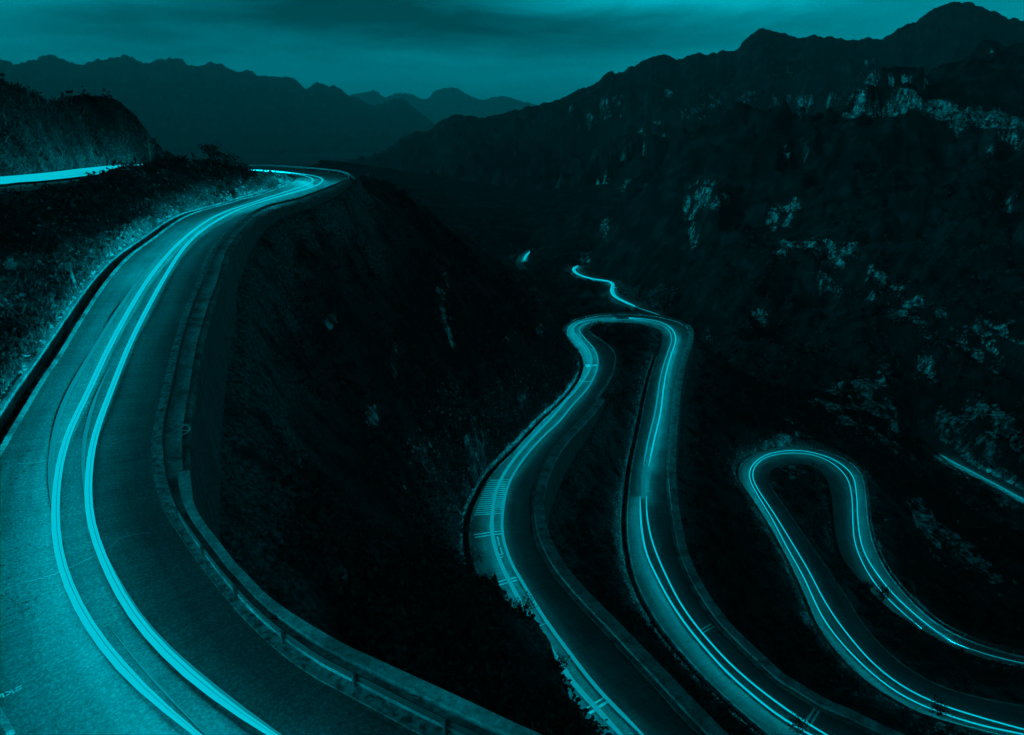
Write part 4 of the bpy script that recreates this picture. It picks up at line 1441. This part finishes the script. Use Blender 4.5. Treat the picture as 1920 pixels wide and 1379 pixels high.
TB_L = [(1205, 1425), (1162, 1377), (1111, 1322), (1074, 1282), (1043, 1234), (993, 1160), (966, 1112), (942, 1065), (927, 1024), (922, 987), (924, 955), (929, 925), (939, 901), (955, 874), (981, 841), (1012, 807), (1040, 778), (1058, 756), (1080, 732), (1100, 705), (1109, 683), (1106, 662), (1092, 642), (1078, 627), (1076, 615), (1090, 604), (1127, 598), (1155, 597)]
TB_R = [(1245, 1425), (1203, 1377), (1128, 1302), (1074, 1234), (1020, 1160), (983, 1099), (959, 1058), (945, 1018), (941, 985), (944, 950), (950, 920), (960, 895), (986, 856), (1018, 820), (1049, 791), (1072, 762), (1101, 730), (1117, 700), (1121, 676), (1114, 655), (1099, 638), (1088, 625), (1087, 615), (1104, 606), (1140, 601), (1179, 600), (1211, 602), (1239, 610), (1254, 621), (1259, 639), (1251, 665), (1239, 704), (1233, 743), (1227, 780), (1216, 824), (1206, 876)]
TB_R2 = [(1179, 596.5), (1220, 600), (1247, 608), (1262, 621), (1267, 639), (1259, 665), (1249, 699), (1243, 738), (1238, 778), (1227, 824), (1216, 876)]
light_trail(B, TB_L, 0.55, 'wide soft light trail over the rumble bars of the middle road', 'light trails on the middle road', side=(BL * 9, BL * 1.2, 0.36), both=BL * .5, top=E_MID)
light_trail(B, TB_R, 0.42, 'light trail running on from the middle road round the hairpin', 'light trails on the middle road', side=BL * 1.4, both=BL * .5, top=E_MID)
light_trail(B, TB_R2, 0.34, 'light trail on the outer side of the middle hairpin', 'light trails on the middle road', side=BL * 2.4, both=BL * .9)
light_trail(B, [(1211, 870), (1208, 890), (1206, 910), (1206, 936)], 0.9, 'added glowing strip lighting the road in the break between bright pairs', side=BL * 2.0, both=BL * 1.2, top=E_GAP_FILL, dz=0.5, taper=False)  # added strip: lights the tarmac where no trail runs, top near road brightness
TB_L3 = [(1200, 931), (1201, 966), (1204, 1000), (1213, 1042), (1232, 1083), (1256, 1128), (1290, 1178), (1320, 1214), (1359, 1258), (1407, 1301), (1459, 1343), (1516, 1377), (1590, 1418)]
TB_R3 = [(1212, 931), (1213, 968), (1221, 1010), (1234, 1047), (1250, 1083), (1273, 1128), (1300, 1168), (1320, 1192), (1359, 1236), (1407, 1280), (1459, 1320), (1511, 1356), (1546, 1377), (1610, 1415)]
light_trail(B, TB_L3, 0.34, 'bright light trail below the break on the road leaving the middle hairpin', 'light trails below the break', side=-BL * 3.5, both=BL * .3)
light_trail(B, TB_R3, 0.30, 'slimmer light trail beside the bright one below the break', 'light trails below the break', both=BL * .3)
TC_O = [(2050, 1410), (1920, 1378), (1841, 1362), (1754, 1334), (1689, 1304), (1633, 1262), (1581, 1210), (1542, 1158), (1507, 1084), (1476, 1028), (1446, 971), (1418, 925), (1405, 895), (1412, 872), (1438, 853), (1485, 845), (1529, 850), (1570, 866), (1598, 892), (1606, 930), (1608, 970), (1613, 1012), (1628, 1052), (1668, 1107), (1711, 1149), (1754, 1184), (1789, 1206)]
TC_I = [(2050, 1402), (1920, 1369), (1841, 1347), (1754, 1319), (1689, 1286), (1633, 1241), (1581, 1180), (1546, 1128), (1516, 1071), (1485, 1019), (1450, 962), (1422, 920), (1411, 893), (1419, 871), (1443, 856), (1485, 850), (1529, 855), (1562, 870), (1588, 897), (1597, 932), (1599, 976), (1603, 1019), (1620, 1062), (1646, 1102), (1685, 1143), (1728, 1179)]
light_trail(C, TC_O, 0.26, 'outer of two slim light trails round the right hand hairpin', 'light trails on the right hand hairpin', side=BL * 3.0, both=BL * .35)
light_trail(C, TC_I, 0.26, 'inner of two slim light trails round the right hand hairpin', 'light trails on the right hand hairpin', both=BL * .4)
light_trail(C, [(1782, 1203), (1830, 1222), (1880, 1236), (1920, 1245), (2000, 1258)], 0.2, 'faint light trail running on to the right edge beyond the hairpin', top=E_DIM, both=BL * .2)
light_trail(D, [(1762, 853), (1785, 866), (1841, 895), (1920, 938), (2040, 1003)], 0.5, 'light trail on the thin road at far right', both=BL * 3, step=3, top=E_MID)
light_trail(EE, [(1084, 499), (1076, 504), (1078, 511), (1090, 518), (1112, 524), (1140, 528), (1149, 535), (1147, 546), (1152, 556), (1169, 566), (1190, 575)], 2.8, 'bright light trail on the small winding road in the valley', both=BL * 1.6, step=3, dz=0.7, h=.5)
light_trail(EE, [(1196, 578), (1214, 584), (1232, 590), (1242, 594)], 1.2, 'faint light trail joining the valley road to the middle hairpin', both=BL * .5, step=3, dz=0.7, h=.3, top=E_DIM)
light_trail(G, [(1003, 469), (993, 474), (986, 481), (983, 490)], 2.4, 'short light trail far off in the valley', both=BL * 1.6, step=3, dz=0.7, h=.5)

# ------------------------------------------------------------------ poles and marker posts
p0 = hit((284, 312), 90)
m_ = MB()
top_ = at_t([(279.5, 270, np.hypot(p0[0], p0[1]))])[0]
o = empty('utility_pole', tuple(p0))
tag(o, 'pale leaning utility pole beside the upper road below the knoll', 'utility pole')
m_.tube([p0 - np.array([0, 0, .5]), (p0 + top_) / 2, top_], [0.2, 0.16, 0.11], 10)
m_.build('pole', M['concrete_pale'], o, True)
m_ = MB()
m_.box(top_ - np.array([0, 0, .35]), (0.7, 0.1, 0), (-0.02, 0.06, 0), (0, 0, 0.06))
m_.build('crossarm', M['post'], o)
for sx in (-.6, 0, .6):
    m_ = MB()
    m_.tube([top_ + np.array([sx, sx * .14, -.29]), top_ + np.array([sx, sx * .14, -.1])], [0.06, 0.04], 8)
    m_.build('insulator', M['concrete_pale'], o)

p1 = A.lift([(181, 547)], 0.0)[0]
kq = A.station([(181, 547)])[0]
p1 = A.offset('O', 1.9, 0)[kq]
o = empty('marker_post', tuple(p1))
tag(o, 'pale leaning concrete post at the ditch of the near road', 'post')
m_ = MB()
tp = p1 + np.array([-0.55, 0.1, 2.6])
m_.tube([p1 - np.array([0, 0, .6]), p1 * .5 + tp * .5, tp], [0.15, 0.13, 0.12], 6)
m_.build('shaft', M['concrete_pale'], o)
m_ = MB()
m_.box(tp, (0.22, 0.03, 0.05), (-0.03, 0.16, 0), (-0.02, 0, 0.2))
m_.build('head', M['concrete_pale'], o)
m_ = MB()
m_.box(p1 + np.array([0, 0, 0.05]), (0.3, 0, 0), (0, 0.3, 0), (0, 0, 0.15))
m_.build('base', M['concrete'], o)

p2 = hit((527, 349), 100)
o = empty('marker_sign', tuple(p2))
tag(o, 'small white marker sign on the inner bank of the far bend', 'road sign')
m_ = MB()
m_.tube([p2 - np.array([0, 0, .4]), p2 + np.array([0, 0, 1.3])], 0.05, 8)
m_.build('post', M['post'], o)
m_ = MB()
m_.box(p2 + np.array([0, -0.06, 1.0]), (0.34, 0, 0), (0, 0.015, 0), (0, 0, 0.36))
m_.build('panel', M['paint'], o)

# ------------------------------------------------------------------ vegetation


def leaf_quads(C_, size, squash=0.7):
    n = len(C_)
    a_ = rng.normal(size=(n, 3))
    a_ /= np.linalg.norm(a_, axis=1)[:, None]
    b_ = rng.normal(size=(n, 3))
    b_ -= (a_ * b_).sum(1)[:, None] * a_
    b_ /= np.linalg.norm(b_, axis=1)[:, None]
    s_ = (size * rng.uniform(0.6, 1.4, n))[:, None]
    V = np.stack([C_ - a_ * s_, C_ + b_ * s_ * squash, C_ + a_ * s_, C_ - b_ * s_ * squash], 1).reshape(-1, 3)
    return V, np.arange(4 * n).reshape(-1, 4)


def bush(name, base, hgt, wid, label, cat, m, group=None, n=420, trunk=True, leaf=None):
    base = np.asarray(base, float)
    o = empty(name, tuple(base))
    tag(o, label, cat, group)
    m_ = MB()
    tips = []
    nb = 7
    for k in range(nb):
        a_ = k / nb * 2 * math.pi + rng.uniform(-.4, .4)
        d_ = np.array([math.cos(a_), math.sin(a_), 0]) * wid * rng.uniform(.2, .42)
        mid = base + d_ * 0.35 + np.array([0, 0, hgt * rng.uniform(.3, .45)])
        tip = base + d_ + np.array([0, 0, hgt * rng.uniform(.6, .95)])
        m_.tube([base - np.array([0, 0, .3]), mid, tip], [0.035 * hgt, 0.02 * hgt, 0.006 * hgt], 5)
        tips += [mid * .4 + tip * .6, tip, tip]
    m_.build('trunk', M['bark'], o)
    tips = np.array(tips)
    c_ = tips[rng.integers(0, len(tips), n)] + rng.normal(size=(n, 3)) * np.array([wid * .15, wid * .15, hgt * .13])
    c_[:, 2] = np.maximum(c_[:, 2], base[2] + 0.1 * hgt)
    V, Fq = leaf_quads(c_, leaf or 0.055 * hgt)
    mesh_obj('crown', V, Fq, m, o)
    return o


def place(px, rmin=9.5):
    p = hit(px, rmin)
    return p if p is not None else at_t([(px[0], px[1], 150)])[0]


def at_ground(px, t):
    q = at_t([(px[0], px[1], t)])[0]
    q[2] = float(ground(q[:1], q[1:2])[0])
    return q


for (px, t, hh, ww, lab) in ((402, 131, 3.3, 3.0, 'tall ragged bush, leftmost of the bushes on the mound by the far bend'), (430, 132, 2.5, 3.8, 'broad ragged bush between taller and lower ones by the far bend'), (455, 133, 1.8, 3.0, 'low ragged bush, rightmost of the bushes on the mound by the far bend'),
                             (505, 136, 1.9, 2.4, 'twiggy shrub in front of the lit guardrail at the far bend'), (380, 169, 2.2, 3.0, 'small bush on the foot of the knoll against the hazy range')):
    bush('bush', at_ground((px, 320), t), hh, ww, lab, 'bush', M['leaf'], 'bushes near the far bend', 380)
for (px, t, hh, ww, lab) in ((1120, 214, 5.0, 6.5, 'dark spiky bush standing before the middle hairpin road'), (1165, 214, 2.6, 4, 'low bush inside the middle hairpin'), (1140, 205, 2.4, 4, 'small bush on the bank below the dark spiky bush')):
    bush('bush', at_ground((px, 615), t), hh, ww, lab, 'bush', M['leaf'], 'bushes inside the middle hairpin', 420)
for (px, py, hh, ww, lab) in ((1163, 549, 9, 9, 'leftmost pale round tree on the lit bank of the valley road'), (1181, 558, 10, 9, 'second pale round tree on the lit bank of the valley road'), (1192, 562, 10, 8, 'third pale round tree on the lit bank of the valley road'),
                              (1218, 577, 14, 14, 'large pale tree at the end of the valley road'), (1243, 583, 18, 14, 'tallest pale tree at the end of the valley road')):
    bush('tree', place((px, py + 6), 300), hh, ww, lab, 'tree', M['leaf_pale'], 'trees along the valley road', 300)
SP3 = at_t(SPUR)
for (fr, hh, ww, lab) in ((0.9, 2.2, 3.2, 'dark shrub overhanging the rumble bars from the hillside'), (1.6, 2.0, 2.8, 'shrub at the hill edge below the upper double bar'), (2.3, 2.2, 2.8, 'shrub at the hill edge above the second double bar'), (0.1, 2.2, 3, 'shrub on the ditch bank beside the rumble bars'),
                         (4.6, 1.7, 2.2, 'shrub on the dark shoulder above the lower double bar'), (7.3, 1.5, 1.9, 'shrub on the lowest dark shoulder beside the road')):
    i_ = int(fr)
    q = SP3[i_] * (1 - fr + i_) + SP3[i_ + 1] * (fr - i_)
    q[2] = float(ground(q[:1], q[1:2])[0])
    bush('shrub', q, hh, ww, lab, 'shrub', M['leaf'], 'shrubs at the edge of the dark spur', 300)
for (px, py, hh, ww, lab) in ((1652, 1132, 3.6, 2.2, 'spindly shrub beside the inner light trail of the right hand hairpin'), (1625, 1108, 2.2, 2.6, 'low shrub on the verge above the spindly one'), (1700, 1182, 2.0, 3, 'low shrub by the end of the inner light trail'), (1758, 1345, 3, 2.4, 'thin shrub at the lower edge of the right hand road'), (1495, 1379, 2.6, 3, 'dark shrub against the bottom bright trail')):
    bush('shrub', place((px, py)), hh, ww, lab, 'shrub', M['leaf'], 'shrubs by the right hand roads', 260)
for k, (fr, lab) in enumerate(((0.70, 'tuft growing from the parapet crack at the near kink'), (0.70, 'tuft growing on the parapet further down the near road'))):
    i_ = int(np.argmin(np.linalg.norm(proj(alongA(frac=fr)) - np.array([(540, 1166), (800, 1300)][k], float), axis=1)))
    q = alongA(frac=fr, dz=0.3)[i_]
    m_ = MB()
    for _ in range(26):
        d_ = rng.normal(size=3) * np.array([.2, .2, .06]) + np.array([0, 0, .26])
        sd = np.cross(d_, (0.3, 1, 0))
        sd = sd / np.linalg.norm(sd) * .025
        m_.add([q - sd, q + sd, q + d_ * .6 + sd, q + d_, q + d_ * .6 - sd], [(0, 1, 2, 3, 4)])
    tag(m_.build('weed_tuft', M['leaf']), lab, 'weed')


def blades(base, h_, lean, w_):
    n = len(base)
    a_ = rng.uniform(0, 2 * math.pi, n)
    d_ = np.stack([np.cos(a_), np.sin(a_), np.zeros(n)], -1)
    le = rng.uniform(-1, 1, (n, 2)) * lean
    tip = base + np.c_[le * h_[:, None], h_]
    return np.stack([base - d_ * w_[:, None], base + d_ * w_[:, None], tip], 1).reshape(-1, 3), np.arange(3 * n).reshape(-1, 3)


def bank_points(rd, side, i0, i1, d0, d1, n):
    i = rng.integers(i0, i1, n)
    d = d0 + (d1 - d0) * rng.random(n) ** 1.6
    a_, b_ = (rd.E, rd.O) if side == 'E' else (rd.O, rd.E)
    nn = a_[i, :2] - b_[i, :2]
    nn /= np.linalg.norm(nn, axis=1)[:, None]
    x = a_[i, 0] + nn[:, 0] * d
    y = a_[i, 1] + nn[:, 1] * d
    z = ground(x, y)
    return np.stack([x, y, z - 0.03], -1)


gb = [bank_points(A, 'O', iL, len(A.O) - 60, 1.9, 7, 14000), bank_points(B, 'E', B.idx('E', (888, 963)), iBl, 1.6, 12, 20000), bank_points(C, 'E', 20, iC, 1.2, 6, 9000), bank_points(U, 'O', 0, len(U.O), 1.6, 9, 6000), bank_points(B, 'O', iBr, len(B.O), 2.0, 6, 6000),
      bank_points(C, 'O', int(len(C.O) * .55), len(C.O), 1.0, 4, 4000), bank_points(A, 'E', 0, iA0, 1.2, 5, 2500)]
hts = [(.35, .95)] * 1 + [(.5, 1.5)] * 1 + [(.4, 1.1)] + [(.5, 1.5)] + [(.3, .9)] * 3
V_, F_ = [], []
k0 = 0
for P, (lo_, hi_) in zip(gb, hts):
    clump = fbm(P[:, 0], P[:, 1], 2.2, 2, .5, 61) > -0.15
    P = P[clump]
    h_ = rng.uniform(lo_, hi_, len(P))
    v_, f_ = blades(P, h_, 0.8, h_ * 0.09)
    V_.append(v_)
    F_.append(f_ + k0)
    k0 += len(v_)
tag(mesh_obj('grass', np.vstack(V_), np.vstack(F_), M['grass']), 'dry grass on the banks beside the roads', 'grass', kind='stuff')

# pale rubble on the verge of the middle road and round the right hairpin
def stones(P, lo_, hi_):
    n = len(P)
    s_ = lo_ + (hi_ - lo_) * rng.random(n) ** 2.5
    t_ = np.array([(1, 1, 1), (-1, -1, 1), (-1, 1, -1), (1, -1, -1)]) / 1.7
    oc = np.array([(1, 0, 0), (-1, 0, 0), (0, 1, 0), (0, -1, 0), (0, 0, 1), (0, 0, -1.0)])
    V = P[:, None] + (oc[None] * rng.uniform(.55, 1.25, (n, 6, 1)) + rng.normal(0, .12, (n, 6, 3))) * s_[:, None, None]
    f = np.array([(0, 2, 4), (2, 1, 4), (1, 3, 4), (3, 0, 4), (2, 0, 5), (1, 2, 5), (3, 1, 5), (0, 3, 5)])
    return V.reshape(-1, 3), (np.arange(n)[:, None, None] * 6 + f[None]).reshape(-1, 3)


jb = B.idx('E', (888, 963))
P = np.vstack([bank_points(B, 'E', jb - 10, B.idx('E', (1080, 725)), 1.5, 9, 2600), bank_points(C, 'E', C.idx('E', (1433, 967)), iC + 12, 1.0, 4.5, 900), bank_points(B, 'O', iBr, len(B.O), 1.5, 3.2, 1100),
               bank_points(A, 'O', iL, len(A.O) - 60, 1.9, 9, 2600), bank_points(C, 'O', int(len(C.O) * .6), len(C.O), .8, 3, 300), bank_points(D, 'O', 0, len(D.O), 1, 7, 300)])
V, Fq = stones(P, .06, .42)
tag(mesh_obj('rubble', V, Fq, M['rubble']), 'pale stones and rubble along the road verges', 'rubble', kind='stuff')
# leaf litter on the left side of the near road
i_ = rng.integers(A.idx('O', (0, 859)), len(A.O) - 40, 900)
f_ = np.abs(rng.normal(0, 0.16, 900))
P = A.O[i_] * (1 - f_[:, None]) + A.E[i_] * f_[:, None]
P = P[f_ < .6] + np.array([0, 0, .075])
V, Fq = stones(P, .012, .06)
tag(mesh_obj('litter', V, Fq, M['bark']), 'dark leaf litter and grit on the left edge of the near road', 'litter', kind='stuff')

# scrub over the slopes
n = 36000
aa = rng.uniform(AZ0 + .05, AZ1 - .05, n)
lr = rng.uniform(math.log(22), math.log(520), n)
x, y = np.exp(lr) * np.sin(aa), np.exp(lr) * np.cos(aa)
ir, ia = ((lr - math.log(R0)) / DL).astype(int), ((aa - AZ0) / DA).astype(int)
near_u = np.zeros(n, bool)
for q in U.E[::4]:
    near_u |= np.hypot(x - q[0], y - q[1]) < 8
ok = ~near_u & (dist[ir, ia] > 1.6) & (fbm(x, y, 14, 3, .5, 71) > -0.25) & (rock[ir, ia] < 0.35)
x, y, r_ = x[ok], y[ok], np.exp(lr)[ok]
base = np.stack([x, y, ground(x, y)], -1)
sz = rng.uniform(0.4, 1.1, len(base)) * np.clip(0.55 + r_ / 170, .6, 2.4) * np.clip(dist[ir, ia][ok] / 4, .35, 1)
bk = np.vstack([bank_points(A, 'O', iL, len(A.O) - 60, 2.6, 20, 2600), bank_points(U, 'O', 0, len(U.O), 2.5, 34, 3000), bank_points(B, 'E', B.idx('E', (888, 963)), iBl, 3, 22, 1500)])
bk = bk[fbm(bk[:, 0], bk[:, 1], 5, 3, .5, 77) > -0.1]
sb = rng.uniform(.3, .85, len(bk))
base = np.vstack([base, bk])
sz = np.r_[sz, sb]
k = 9
cc = np.repeat(base, k, 0) + rng.normal(size=(len(base) * k, 3)) * np.repeat(sz, k)[:, None] * np.array([.5, .5, .38]) + np.repeat(sz, k)[:, None] * np.array([0, 0, .35])
V, Fq = leaf_quads(cc, np.repeat(sz, k) * 0.30)
tag(mesh_obj('undergrowth', V, Fq, M['leaf']), 'low dark scrub covering the slopes', 'undergrowth', kind='stuff')
